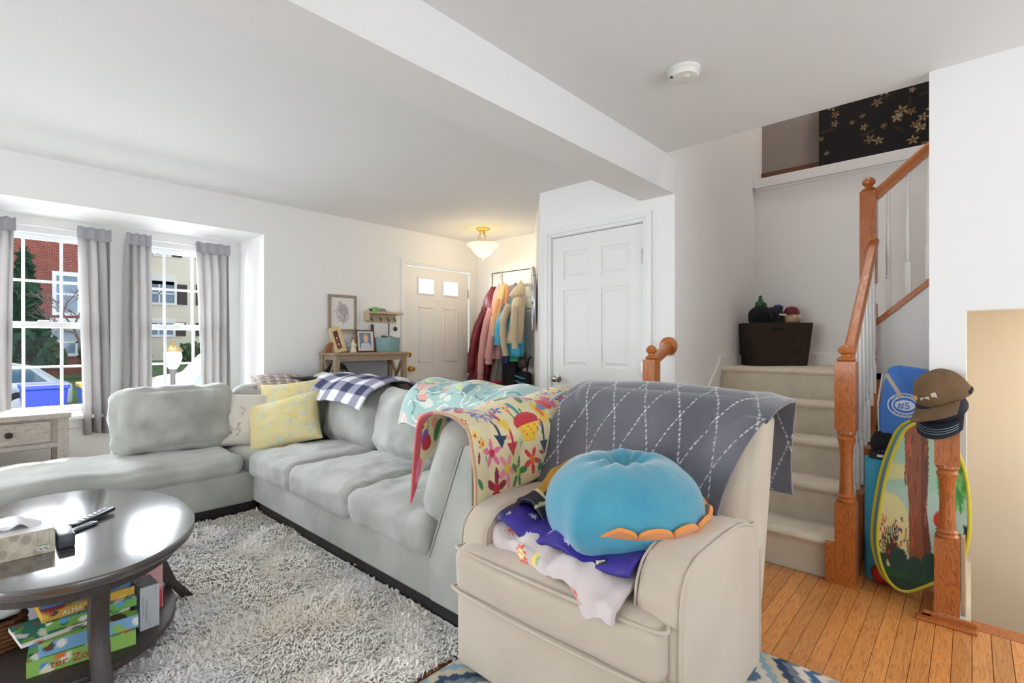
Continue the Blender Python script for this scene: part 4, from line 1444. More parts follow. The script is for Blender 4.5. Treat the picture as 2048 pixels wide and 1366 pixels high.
Z0 = 0.0925
carton('game_box', (0.275, 2.39, Z0), (0.29, 0.20, 0.052), R(-6), [(150, 196, 96), (110, 180, 70), (240, 236, 210), (230, 120, 70), (90, 150, 210)], 'green letter puzzle box at the bottom of the pile', 'ter Zoo', (206, 60, 70), 1)
carton('game_box', (0.29, 2.395, Z0 + 0.054), (0.27, 0.19, 0.046), R(-3), [(130, 180, 220), (150, 196, 90), (240, 240, 230), (90, 60, 50)], 'pale blue and green box second from the bottom of the pile', None, seed=2)
carton('game_box', (0.245, 2.42, Z0 + 0.102), (0.30, 0.17, 0.014), R(8), [(232, 228, 216), (60, 130, 120), (230, 150, 120), (240, 240, 236), (120, 180, 90)], 'thin white picture puzzle board sticking out of the pile', None, seed=3, cat='puzzle')
carton('game_box', (0.30, 2.43, Z0 + 0.118), (0.25, 0.18, 0.030), R(-2), [(120, 176, 84), (90, 170, 220), (60, 120, 60), (236, 236, 230)], 'leaf green and sky blue box in the middle of the pile', None, seed=4)
carton('game_box', (0.285, 2.45, Z0 + 0.150), (0.26, 0.18, 0.030), R(4), [(226, 176, 66), (240, 200, 90), (60, 60, 70), (220, 90, 60)], 'yellow game box below the blue one', 'ALMA', (250, 246, 236), 5)
carton('game_box', (0.29, 2.47, Z0 + 0.182), (0.25, 0.17, 0.034), R(-3), [(74, 136, 206), (70, 120, 190), (90, 160, 90), (40, 80, 60)], 'blue game box near the top of the pile', None, seed=6)
carton('game_box', (0.31, 2.48, Z0 + 0.218), (0.17, 0.12, 0.022), R(10), [(236, 232, 224), (240, 238, 232), (190, 190, 190), (60, 60, 70)], 'small white game box on the very top of the pile', None, seed=7)
carton('game_box', (0.465, 2.42, Z0), (0.062, 0.115, 0.165), R(4), [(200, 202, 206), (172, 174, 180), (186, 188, 192), (196, 198, 202)], 'tall plain pale grey box standing beside the pile', None, seed=8, cat='box')
carton('game_box', (0.490, 2.575, Z0), (0.085, 0.13, 0.185), R(12), [(226, 170, 176), (214, 56, 70), (222, 80, 92), (232, 190, 194)], 'red and pink toy box standing behind the grey box', None, seed=9, cat='box')
wb = thing('wicker_basket', (0.03, 2.68, Z0), 'brown wicker basket on the coffee table shelf', 'basket')
WICK = M('brown_wicker', (150, 96, 56), 0.7, vary=(30, (96, 58, 32), (1, 1, 3)))
for k in range(7):
    z = Z0 + 0.008 + 0.0155 * k
    pts = []
    for i in range(49):
        q = 2 * PI * i / 48
        a, b = 0.105 + 0.004 * math.sin(q * 20 + k * PI), 0.13 + 0.004 * math.sin(q * 20 + k * PI)
        pts.append((0.03 + a * math.copysign(abs(math.cos(q)) ** 0.5, math.cos(q)), 2.69 + b * math.copysign(abs(math.sin(q)) ** 0.5, math.sin(q)), z))
    MB().tube(pts, 0.0085, 6).build('woven_band', WICK, wb, smooth=0)
MB().box((-0.07, 2.57, Z0), (0.13, 2.81, Z0 + 0.01)).build('base', WICK, wb)
tag(cushion('folded_cloth', (0.035, 2.685, 0.245), (0.095, 0.12, 0.035), M('white_grey_cloth', (222, 222, 222), 0.9, vary=(14, (190, 190, 194))), r=0.03, n=18, wr=0.012, ws=14), 'white and grey marbled cloth filling the wicker basket', 'cloth')
tag(cushion('folded_cloth', (0.04, 2.66, 0.298), (0.10, 0.12, 0.018), M('slate_cloth', (78, 88, 112), 0.9), r=0.016, n=18, wr=0.008, ws=14, seed=4), 'slate blue folded cloth on top of the white one', 'cloth')

# ================================================================ END TABLE BY THE WINDOW
GREYWOOD = MW('weathered_grey_wood', (140, 128, 118), (182, 170, 160), (1.5, 8, 8), 0.6)
et = thing('end_table', (0.14, 4.72, 0), 'weathered grey wooden end table with drawer under the bay window', 'table')
ex0, ex1, ey0, ey1, ezt = -0.17, 0.445, 4.53, 4.98, 0.735
MB().box((ex0 - 0.01, ey0 - 0.02, ezt - 0.035), (ex1 + 0.012, ey1, ezt)).build('top', GREYWOOD, et, bev=0.004)
for (x, y) in ((ex0 + 0.0, ey0), (ex1 - 0.055, ey0), (ex0, ey1 - 0.055), (ex1 - 0.055, ey1 - 0.055)):
    MB().box((x, y, 0), (x + 0.055, y + 0.055, ezt - 0.035)).build('leg', GREYWOOD, et, bev=0.003)
MB().box((ex0 + 0.01, ey0 + 0.02, 0.50), (ex1 - 0.01, ey1 - 0.01, ezt - 0.035)).build('case', GREYWOOD, et)
dr = MB().box((ex0 + 0.075, ey0 + 0.004, 0.545), (ex1 - 0.09, ey0 + 0.024, 0.685)).build('drawer', GREYWOOD, et, bev=0.003)
MB().lathe([(0.011, 0), (0.007, 0.010), (0.019, 0.016), (0.020, 0.024), (0.003, 0.030)], seg=16, m=Matrix.Translation((0.155, ey0 + 0.004, 0.615)) @ Matrix.Rotation(R(90), 4, 'X')).build('knob', M('bronze_knob', (60, 52, 46), 0.35, 0.8), dr, smooth=40)
MB().box((ex0 + 0.05, ey0 + 0.01, 0.505), (ex1 - 0.05, ey0 + 0.03, 0.535)).build('rail', GREYWOOD, et, bev=0.003)
MB().box((ex0 + 0.02, ey0 + 0.02, 0.16), (ex1 - 0.02, ey1 - 0.02, 0.18)).build('lower_shelf', GREYWOOD, et)

# ================================================================ CURTAINS
CURT = M('grey_curtain', (184, 182, 182), 0.85, bump=(300, 0.1))
_nt = CURT.node_tree
_p = _nt.nodes['Principled BSDF']
_t = _nt.nodes.new('ShaderNodeBsdfTranslucent')
_t.inputs[0].default_value = rgb((206, 202, 200))
_mx = _nt.nodes.new('ShaderNodeMixShader')
_mx.inputs[0].default_value = 0.35
_nt.links.new(_p.outputs[0], _mx.inputs[1])
_nt.links.new(_t.outputs[0], _mx.inputs[2])
_nt.links.new(_mx.outputs[0], _nt.nodes['Material Output'].inputs[0])


def curtain(top, bot, zb, folds, seed, label):
    r = thing('curtain', ((top[0] + top[1]) / 2, 5.03, 0), label, 'curtain', 'grey bay window curtains')

    def fn(u, v):
        z = lerp(2.085, zb, v)
        k = v ** 0.6
        x = lerp(lerp(top[0], bot[0], k), lerp(top[1], bot[1], k), u)
        ph = u * folds * 2 * PI + 0.8 * math.sin(v * 3 + seed) + seed
        pinch = min(1, v * 6 + 0.25)
        y = 5.032 + 0.032 * pinch * math.sin(ph) + 0.004 * math.sin(2.3 * ph + v * 4) + 0.014 * N3(u * 4, v * 5, seed)
        x += 0.008 * math.cos(ph) * pinch
        return (x, y, z - 0.006 * math.sin(ph * 0.5) * (1 if v > .98 else 0))
    sheet('drape', fn, 110, 50, CURT, r, thick=0.002)
    hd = sheet('heading', lambda u, v: (lerp(top[0] - 0.004, top[1] + 0.004, u), 5.016 + 0.007 * math.sin(u * folds * 2 * PI + seed), lerp(2.10, 2.005, v) + 0.004 * math.sin(u * 20)), 60, 6, M('grey_curtain_heading', (168, 166, 172), 0.9), r, thick=0.003)
    return r


curtain((0.055, 0.205), (0.03, 0.19), 0.50, 2.5, 0.3, 'grey curtain at the picture edge, left of the first window')
curtain((0.545, 0.742), (0.575, 0.755), 0.50, 3.2, 1.7, 'grey curtain between the windows that hangs beside the chaise back')
curtain((0.846, 1.005), (0.815, 1.02), 0.46, 3.3, 2.9, 'grey curtain on the lamp-post window, nearer the end table')
curtain((1.335, 1.602), (1.385, 1.615), 0.46, 4.0, 4.1, 'grey curtain in the bay corner next to the console wall')
for i, (a, b) in enumerate(((-0.03, 0.75), (0.84, 1.62))):
    rd = thing('curtain_rod', ((a + b) / 2, 5.04, 2.07), ['thin white curtain rod over the first window', 'thin white curtain rod over the lamp-post window'][i], 'curtain rod')
    MB().tube([(a, 5.04, 2.068), (b, 5.04, 2.068)], 0.007, 10).build('rod', TRIM, rd, smooth=0)
    for x in (a + 0.01, b - 0.01):
        MB().box((x - 0.006, 5.04, 2.055), (x + 0.006, 5.10, 2.08)).build('bracket', TRIM, rd)

# ================================================================ CONSOLE TABLE AND ITS THINGS
CONS = MW('driftwood', (128, 108, 86), (170, 148, 122), (2, 9, 9), 0.6)
co = thing('console_table', (2.58, 4.33, 0), 'driftwood brown console table with X-shaped ends against the front wall', 'table')
kx0, kx1, ky0, ky1, kz = 2.215, 2.985, 4.205, 4.50, 1.115
MB().box((kx0 - 0.015, ky0 - 0.015, kz - 0.022), (kx1 + 0.015, ky1 + 0.01, kz)).build('top', CONS, co, bev=0.003)
for (x, y) in ((kx0, ky0), (kx1 - 0.045, ky0), (kx0, ky1 - 0.045), (kx1 - 0.045, ky1 - 0.045)):
    MB().box((x, y, 0), (x + 0.045, y + 0.045, kz - 0.022)).build('leg', CONS, co, bev=0.002)
MB().box((kx0 + 0.045, ky0 + 0.006, kz - 0.075), (kx1 - 0.045, ky0 + 0.026, kz - 0.022)).build('apron', CONS, co)
MB().box((kx0 + 0.045, ky1 - 0.026, kz - 0.075), (kx1 - 0.045, ky1 - 0.006, kz - 0.022)).build('apron', CONS, co)
for x in (kx0 + 0.012, kx1 - 0.034):
    MB().box((x, ky0 + 0.045, kz - 0.065), (x + 0.022, ky1 - 0.045, kz - 0.022)).build('end_rail', CONS, co)
    for (a, b) in ((0.72, 1.05), (1.05, 0.72)):
        ya, yb = ky0 + 0.045, ky1 - 0.045
        MB().prism([(ya, a - 0.022), (yb, b - 0.022), (yb, b + 0.022), (ya, a + 0.022)], 'x', x, x + 0.022).build('cross_brace', CONS, co)
MB().box((kx0 + 0.01, ky0 + 0.01, 0.66), (kx1 - 0.01, ky1 - 0.01, 0.685)).build('shelf', CONS, co)
MB().box((kx0 + 0.01, ky0 + 0.01, 0.20), (kx1 - 0.01, ky1 - 0.01, 0.225)).build('shelf', CONS, co)

# framed drawing on the wall
FRG = MW('grey_frame_wood', (132, 116, 100), (160, 144, 128), (5, 5, 1), 0.6)


def frame_part(x0, x1, z0, z1, y, w, t, mat, root):
    for (a, b, c, d) in ((x0, x1, z1 - w, z1), (x0, x1, z0, z0 + w), (x0, x0 + w, z0 + w, z1 - w), (x1 - w, x1, z0 + w, z1 - w)):
        MB().box((a, y - t, c), (b, y, d)).build('frame_bar', mat, root, bev=0.002, seg=1)


fd = thing('framed_drawing', (2.45, 4.525, 1.5), 'grey framed pencil drawing hung above the console table', 'picture')
frame_part(2.304, 2.60, 1.315, 1.675, 4.528, 0.026, 0.022, FRG, fd)


def p_draw(uv):
    p = Print(uv, (232, 228, 224), asp=0.8)
    p.disc(0.40, 0.50, 0.23, (206, 200, 200), 0.30, 0.35)
    p.disc(0.44, 0.62, 0.15, (184, 178, 182), 0.18, 0.3)
    rng = np.random.RandomState(2)
    for k in range(26):
        x, y = 0.40 + rng.normal(0, 0.10), 0.52 + rng.normal(0, 0.13)
        q = rng.rand() * 3
        p.line([(x, y), (x + 0.07 * math.cos(q), y + 0.10 * math.sin(q))], 0.008, (150, 140, 150))
    p.disc(0.32, 0.80, 0.06, (196, 186, 186), 0.08)
    p.line([(0.22, 0.22), (0.35, 0.30), (0.55, 0.24)], 0.010, (176, 168, 170))
    return p.c


sheet('drawing', lambda u, v: (lerp(2.33, 2.574, u), 4.517, lerp(1.341, 1.649, v)), 70, 90, PAPER, fd, thick=0.002, paint=p_draw, smooth=None)

# key shelf
ks = thing('key_shelf', (2.88, 4.50, 1.46), 'light wooden wall shelf with key hooks beside the front door', 'shelf')
KW = MW('light_shelf_wood', (170, 148, 118), (202, 182, 150), (2, 8, 8), 0.6)
MB().box((2.69, 4.43, 1.505), (3.105, 4.528, 1.525)).build('ledge', KW, ks, bev=0.002)
MB().box((2.71, 4.512, 1.42), (3.06, 4.528, 1.505)).build('back_board', KW, ks, bev=0.002)
MB().box((2.69, 4.44, 1.43), (2.71, 4.528, 1.505)).build('side_bracket', KW, ks, bev=0.002)
DKM = M('dark_hook_metal', (52, 44, 40), 0.4, 0.8)
HKX = (2.75, 2.86, 2.95, 3.03)
for x in HKX:
    pts = [(x, 4.512, 1.465), (x, 4.495, 1.468), (x, 4.488, 1.445), (x, 4.478, 1.432), (x, 4.466, 1.442), (x, 4.464, 1.455)]
    MB().tube(pts, 0.004, 6).build('hook', DKM, ks, smooth=0)
for i, (x, nm, l, c, lab) in enumerate(((2.755, 'key_fob', 0.09, (74, 40, 40), 'dark maroon key fob on the hook farthest from the door'), (2.95, 'lanyard', 0.15, (70, 80, 110), 'slate blue lanyard strap hanging from the key shelf'), (3.03, 'key_ring', 0.07, (60, 60, 64), 'round dark key tag on the hook closest to the door'))):
    k = thing(nm, (x, 4.475, 1.36), lab, 'keys')
    ring = [(x + 0.012 * math.cos(2 * PI * j / 16), 4.474, 1.424 + 0.013 * math.sin(2 * PI * j / 16)) for j in range(17)]
    MB().tube(ring, 0.0015, 5).build('ring', NICKEL, k, smooth=0)
    top = 1.410
    if i == 0:
        top = 1.395
        MB().tube([(x, 4.474, 1.412), (x, 4.474, 1.395)], 0.002, 5).build('link', NICKEL, k)
        cushion('tag', (x, 4.474, top - l / 2), (0.017, 0.010, l / 2), M('fob_leather', c, 0.5), k, r=0.009, n=8)
    elif i == 1:
        MB().box((x - 0.007, 4.472, top - l), (x + 0.007, 4.476, top)).build('strap', M('strap_cloth', c, 0.8), k, bev=0.001)
    else:
        MB().tube([(x, 4.474, 1.412), (x, 4.474, 1.375)], 0.002, 5).build('link', NICKEL, k)
        MB().lathe([(0.024, -0.004), (0.024, 0.004)], seg=18, m=Matrix.Translation((x, 4.474, 1.352)) @ Matrix.Rotation(R(90), 4, 'X')).build('disc', M('tag_black', c, 0.4), k)
gt = thing('green_ornament', (2.78, 4.47, 1.525), 'small rounded green ornament on the key shelf', 'ornament')
MB().lathe([(0.046, 0.0), (0.048, 0.012), (0.040, 0.034), (0.022, 0.046), (0.001, 0.050)], (2.785, 4.47, 1.525), 20).build('shell', M('green_glaze', (120, 172, 100), 0.3), gt, smooth=40)
MB().tube([(2.74, 4.463, 1.532), (2.722, 4.460, 1.544), (2.716, 4.459, 1.552)], [0.012, 0.012, 0.006], 8).build('head', M('dark_green_glaze', (60, 84, 60), 0.3), gt, smooth=0)
sg = thing('sunglasses', (2.86, 4.47, 1.525), 'grey sunglasses folded on the key shelf', 'sunglasses')
for x in (2.845, 2.885):
    MB().lathe([(0.018, -0.002), (0.018, 0.002)], seg=16, m=Matrix.Translation((x, 4.462, 1.545)) @ Matrix.Rotation(R(78), 4, 'X')).build('lens', M('grey_lens', (120, 124, 130), 0.15), sg)
MB().tube([(2.862, 4.462, 1.55), (2.868, 4.462, 1.55)], 0.002, 6).build('bridge', DKM, sg)
MB().tube([(2.826, 4.463, 1.548), (2.83, 4.50, 1.53), (2.90, 4.505, 1.529)], 0.002, 6).build('temple', DKM, sg)
wp = tag(MB().box((2.92, 4.44, 1.525), (3.07, 4.52, 1.545)).build('paper_packet', M('white_packet', (232, 230, 226), 0.7), None, bev=0.004), 'flat white paper packet at the door end of the key shelf', 'packet')

# photo frames, figurine, planter on the console
sf = thing('strip_frame', (2.33, 4.32, kz), 'pale speckled frame holding a dark photo strip, tilted on the console', 'picture frame')
mfr = Matrix.Translation((2.335, 4.33, kz + 0.004)) @ Matrix.Rotation(R(-12), 4, 'Z') @ Matrix.Rotation(R(-14), 4, 'Y') @ Matrix.Rotation(R(-8), 4, 'X')
SPK = M('speckled_ivory', (226, 206, 158), 0.6, vary=(60, (200, 168, 110)))
for (a, b, c, d) in ((-0.055, 0.055, 0.0, 0.035), (-0.055, 0.055, 0.205, 0.24), (-0.055, -0.022, 0.035, 0.205), (0.022, 0.055, 0.035, 0.205)):
    MB().box((a, -0.01, c), (b, 0.004, d), mfr).build('frame_bar', SPK, sf, bev=0.002, seg=1)


def p_strip(uv):
    p = Print(uv, (92, 42, 34), asp=0.26)
    for y in (0.25, 0.60):
        p.disc(0.13, y, 0.05, (206, 170, 150), 0.06)
        p.disc(0.13, y - 0.13, 0.09, (120, 60, 50), 0.07)
    return p.c


sheet('photo', lambda u, v: tuple(mfr @ Vector((lerp(-0.022, 0.022, u), -0.004, lerp(0.035, 0.205, v)))), 16, 50, PAPER, sf, thick=0.002, paint=p_strip, smooth=None)
MB().box((-0.012, 0.004, 0.0), (0.012, 0.07, 0.006), mfr).box((-0.02, 0.060, 0.0), (0.02, 0.066, 0.12), mfr).build('easel_leg', M('easel_brown', (128, 74, 36), 0.6), sf)
ef = thing('wedge_block', (2.21, 4.36, kz), 'brown wedge-shaped wooden block at the table end', 'ornament')
MB().prism([(2.185, kz), (2.255, kz), (2.262, kz + 0.10), (2.225, kz + 0.072)], 'y', 4.34, 4.40).build('block', M('brown_block', (140, 84, 44), 0.5), ef, bev=0.003)
pb = thing('wooden_back_frame', (2.45, 4.44, kz), 'thin natural wood square frame standing behind the figurine', 'picture frame')
frame_part(2.39, 2.56, kz, kz + 0.20, 4.47, 0.014, 0.02, KW, pb)
MB().box((2.404, 4.464, kz + 0.014), (2.546, 4.468, kz + 0.186)).build('backing', M('frame_white', (226, 226, 224), 0.7), pb)
ag = thing('angel_figurine', (2.455, 4.33, kz), 'small cream figurine with wings and brown hair on the console', 'figurine')
IV = M('ivory_resin', (232, 222, 200), 0.5)
MB().lathe([(0.030, 0), (0.032, 0.006), (0.026, 0.03), (0.018, 0.065), (0.020, 0.085), (0.010, 0.098), (0.007, 0.104)], (2.46, 4.33, kz), 18).build('dress', IV, ag, smooth=40)
MB().lathe([(0.001, 0), (0.010, 0.004), (0.0135, 0.014), (0.010, 0.024), (0.001, 0.028)], (2.46, 4.33, kz + 0.102), 14).build('head', M('doll_skin', (226, 190, 160), 0.6), ag, smooth=0)
MB().lathe([(0.013, 0), (0.0155, 0.010), (0.011, 0.018), (0.001, 0.021)], (2.46, 4.334, kz + 0.112), 14).build('hair', M('brown_hair', (112, 84, 58), 0.7), ag, smooth=0)
for s_ in (-1, 1):
    MB().prism([(2.46 + s_ * 0.012, kz + 0.075), (2.46 + s_ * 0.05, kz + 0.095), (2.46 + s_ * 0.052, kz + 0.06), (2.46 + s_ * 0.016, kz + 0.05)], 'y', 4.338, 4.343).build('wing', M('wing_grey', (176, 190, 196), 0.5), ag)
    MB().tube([(2.46 + s_ * 0.018, 4.328, kz + 0.085), (2.46 + s_ * 0.026, 4.312, kz + 0.066), (2.46 + s_ * 0.006, 4.302, kz + 0.064)], 0.006, 8).build('arm', IV, ag, smooth=0)
pf = thing('portrait_frame', (2.60, 4.33, kz), 'dark brown framed school portrait of a fair-haired child', 'picture frame')
DKF = MW('walnut_frame', (74, 38, 22), (104, 58, 34), (5, 5, 1), 0.4)
mpf = Matrix.Translation((2.60, 4.34, kz + 0.002)) @ Matrix.Rotation(R(-6), 4, 'X')
for (a, b, c, d) in ((-0.098, 0.098, 0.0, 0.012), (-0.098, 0.098, 0.203, 0.215), (-0.098, -0.086, 0.012, 0.203), (0.086, 0.098, 0.012, 0.203)):
    MB().box((a, -0.014, c), (b, 0.004, d), mpf).build('frame_bar', DKF, pf, bev=0.002, seg=1)


def p_port(uv):
    p = Print(uv, (232, 222, 214), asp=0.9)
    p.poly([(0.12, 0.12), (0.78, 0.12), (0.78, 0.92), (0.12, 0.92)], (112, 132, 164))
    p.poly([(0.16, 0.12), (0.20, 0.34), (0.34, 0.42), (0.60, 0.42), (0.72, 0.32), (0.76, 0.12)], (206, 216, 228))
    p.poly([(0.40, 0.42), (0.54, 0.42), (0.47, 0.32)], (226, 186, 160))
    p.disc(0.47, 0.70, 0.155, (200, 164, 104), 0.17)
    p.disc(0.47, 0.60, 0.125, (236, 196, 168), 0.165)
    p.disc(0.42, 0.63, 0.016, (96, 80, 76), 0.012)
    p.disc(0.52, 0.63, 0.016, (96, 80, 76), 0.012)
    p.disc(0.47, 0.53, 0.045, (200, 110, 100), 0.014)
    p.disc(0.40, 0.75, 0.08, (206, 170, 110), 0.04, 0.4)
    return p.c


sheet('photo', lambda u, v: tuple(mpf @ Vector((lerp(-0.086, 0.086, u), -0.006, lerp(0.012, 0.203, v)))), 60, 66, PAPER, pf, thick=0.002, paint=p_port, smooth=None)
pl = thing('woven_planter', (2.84, 4.33, kz), 'teal woven storage basket full of odds and ends on the console', 'basket')
TEAL = M('teal_weave', (122, 160, 158), 0.85, vary=(70, (150, 184, 180)), bump=(180, 0.5))
MB().lathe([(0.0, 0), (0.118, 0), (0.124, 0.01), (0.130, 0.145), (0.122, 0.145), (0.115, 0.12), (0.0, 0.12)], (2.84, 4.34, kz), 30).build('basket_wall', TEAL, pl, smooth=40)
tag(cushion('leather_glove', (2.80, 4.33, kz + 0.148), (0.03, 0.03, 0.022), M('brown_leather', (78, 50, 34), 0.5), r=0.02, n=10, wr=0.010, ws=25), 'brown crumpled glove sticking out of the teal basket', 'glove')
tag(cushion('grey_mitten', (2.875, 4.33, kz + 0.140), (0.05, 0.04, 0.020), M('grey_knit', (150, 152, 154), 0.9), r=0.018, n=10, wr=0.010, ws=25), 'grey knitted mitten in the teal basket', 'glove')
# lower shelf
sz = 0.685
cb = thing('chalk_sign', (2.30, 4.34, sz), 'black rounded chalkboard sign with white handwriting on the console shelf', 'sign')
MB().prism([(2.20, sz), (2.43, sz), (2.43, sz + 0.25), (2.40, sz + 0.31), (2.33, sz + 0.345), (2.26, sz + 0.33), (2.20, sz + 0.27)], 'y', 4.36, 4.375).build('board', M('chalk_black', (38, 36, 38), 0.8), cb, bev=0.003)
WHT = M('chalk_white', (226, 226, 222), 0.9)
for r_ in range(4):
    pts = [(2.235 + 0.021 * k, 4.358, sz + 0.08 + 0.06 * r_ + 0.014 * math.sin(k * 2.4 + r_ * 1.7)) for k in range(9)]
    MB().tube(pts, 0.003, 5).build('chalk_line', WHT, cb, smooth=0)
gf = thing('grey_canvas', (2.66, 4.44, sz), 'wide grey canvas leaning at the back of the console shelf', 'canvas')
MB().box((2.42, 4.43, sz), (2.91, 4.45, sz + 0.33)).build('canvas', M('pale_grey_canvas', (176, 178, 184), 0.9), gf, bev=0.003)
sfm = thing('silver_frame', (2.50, 4.32, sz), 'silver grey picture frame lying behind the gingham blanket', 'picture frame')
frame_part(2.40, 2.64, sz, sz + 0.22, 4.33, 0.02, 0.018, M('silver_paint', (190, 186, 176), 0.4), sfm)
MB().box((2.42, 4.322, sz + 0.02), (2.62, 4.328, sz + 0.20)).build('picture', M('taupe_picture', (150, 142, 132), 0.7), sfm)
dk = tag(MB().box((2.66, 4.24, sz), (2.90, 4.40, sz + 0.10)).build('book_box', M('dark_brown_box', (86, 52, 38), 0.6), None, bev=0.004), 'dark brown flat box on the console shelf near the door', 'box')

# ================================================================ FOYER LAMP, SMOKE DETECTOR, MIRROR
LX, LY = 3.733, 3.87
lamp = thing('ceiling_lamp', (LX, LY, H), 'brass semi-flush ceiling lamp with lit alabaster glass bowl in the entry', 'lamp')
LB = M('warm_brass', (214, 184, 120), 0.3, 1.0)
MB().lathe([(0.001, 0), (0.075, 0), (0.075, -0.010), (0.055, -0.022), (0.018, -0.028), (0.010, -0.06), (0.001, -0.06)], (LX, LY, H), 28).build('canopy', LB, lamp, smooth=40)
for k in range(3):
    q = 2 * PI * k / 3 + 0.4
    pts = []
    for (r_, z) in ((0.045, -0.015), (0.030, -0.06), (0.050, -0.10), (0.035, -0.135), (0.075, -0.17), (0.10, -0.185)):
        pts.append((LX + r_ * math.cos(q), LY + r_ * math.sin(q), H + z))
    MB().tube([tuple(spline(pts, i / 20)) for i in range(21)], 0.006, 8).build('arm', LB, lamp, smooth=0)
GLOW = M('lit_alabaster', (255, 244, 200), 0.5, emit=((255, 226, 140), 1.5), subsurf=0.0)
pr = [(0.172, -0.175), (0.162, -0.190), (0.135, -0.205), (0.115, -0.235), (0.085, -0.275), (0.045, -0.305), (0.012, -0.315)]
inner = [(max(r_ - 0.006, 0.004), z + 0.006) for r_, z in pr[::-1]]
MB().lathe(pr + inner, (LX, LY, H), 40).build('bowl', GLOW, lamp, smooth=50)
MB().lathe([(0.001, -0.308), (0.020, -0.312), (0.022, -0.320), (0.010, -0.328), (0.012, -0.336), (0.001, -0.346)], (LX, LY, H), 16).build('finial', LB, lamp, smooth=40)
bl = light('lamp_bulb', 'POINT', (LX, LY, H - 0.20), (0, 0, 0), 11, (1.0, 0.80, 0.50), shadow_soft_size=0.05)
attach(bl, lamp)
bl2 = light('lamp_glow', 'POINT', (LX, LY, H - 0.42), (0, 0, 0), 5, (1.0, 0.82, 0.55), shadow_soft_size=0.12)
attach(bl2, lamp)

sd = thing('smoke_detector', (2.177, 0.952, H), 'round white smoke detector on the near ceiling', 'smoke detector')
SDM = M('detector_plastic', (236, 234, 226), 0.45)
MB().lathe([(0.001, 0), (0.070, 0), (0.070, -0.010), (0.066, -0.014), (0.001, -0.014)], (2.177, 0.952, H), 32).build('base_plate', SDM, sd, smooth=40)
MB().lathe([(0.064, -0.012), (0.064, -0.026), (0.058, -0.036), (0.030, -0.042), (0.001, -0.043)], (2.177, 0.952, H), 32).build('cover', SDM, sd, smooth=40)
MB().box((2.125, 0.985, H - 0.041), (2.137, 0.995, H - 0.034)).build('indicator', M('dark_led', (70, 70, 70), 0.4), sd)
MB().lathe([(0.010, -0.040), (0.010, -0.046), (0.001, -0.046)], (2.16, 0.93, H), 12).build('test_button', SDM, sd)

mi = thing('wall_mirror', (3.72, 3.12, 1.59), 'silver framed oval mirror seen edge-on beside the coats', 'mirror')
md_ = Matrix.Translation((3.66, 3.066, 1.59)) @ Matrix.Rotation(R(42.36), 4, 'Z')
SIL = M('silver_leaf', (196, 198, 204), 0.3, 0.9)
ring = [(0.17 * math.cos(2 * PI * k / 48), 0.018, 0.27 * math.sin(2 * PI * k / 48)) for k in range(49)]
MB().tube([tuple(md_ @ Vector(p)) for p in ring], 0.016, 8).build('oval_frame', SIL, mi, smooth=0)
MB().lathe([(1.0, 0), (1.0, 0.008)], seg=40, m=md_ @ Matrix.Translation((0, 0.016, 0)) @ Matrix.Diagonal((0.165, 1, 0.265, 1)) @ Matrix.Rotation(R(90), 4, 'X')).build('glass', M('mirror_glass', (230, 232, 236), 0.03, 1.0), mi)
cr = [(-0.07, 0.018, 0.255), (-0.045, 0.022, 0.31), (0.0, 0.026, 0.335), (0.045, 0.022, 0.31), (0.07, 0.018, 0.255)]
MB().tube([tuple(md_ @ spline(cr, k / 16)) for k in range(17)], 0.018, 8).build('crest', SIL, mi, smooth=0)

# ================================================================ COAT RACK AND COATS
rk = thing('over_door_rack', (4.24, 3.9, 1.9), 'white over-the-door coat rack on the entry closet door', 'coat rack')
RKM = M('rack_white', (214, 212, 210), 0.4, 0.3)
for y in (3.66, 4.12):
    MB().box((4.272, y - 0.012, 1.80), (4.276, y + 0.012, 2.05)).box((4.272, y - 0.012, 2.046), (4.288, y + 0.012, 2.050)).build('strap', RKM, rk)
MB().box((4.262, 3.55, 1.86), (4.274, 4.25, 1.885)).build('rail', RKM, rk)
for k in range(8):
    y = 3.60 + 0.085 * k
    MB().tube([(4.262, y, 1.875), (4.235, y, 1.872), (4.215, y, 1.855), (4.20, y, 1.865), (4.192, y, 1.885)], 0.005, 6).build('hook', RKM, rk, smooth=0)


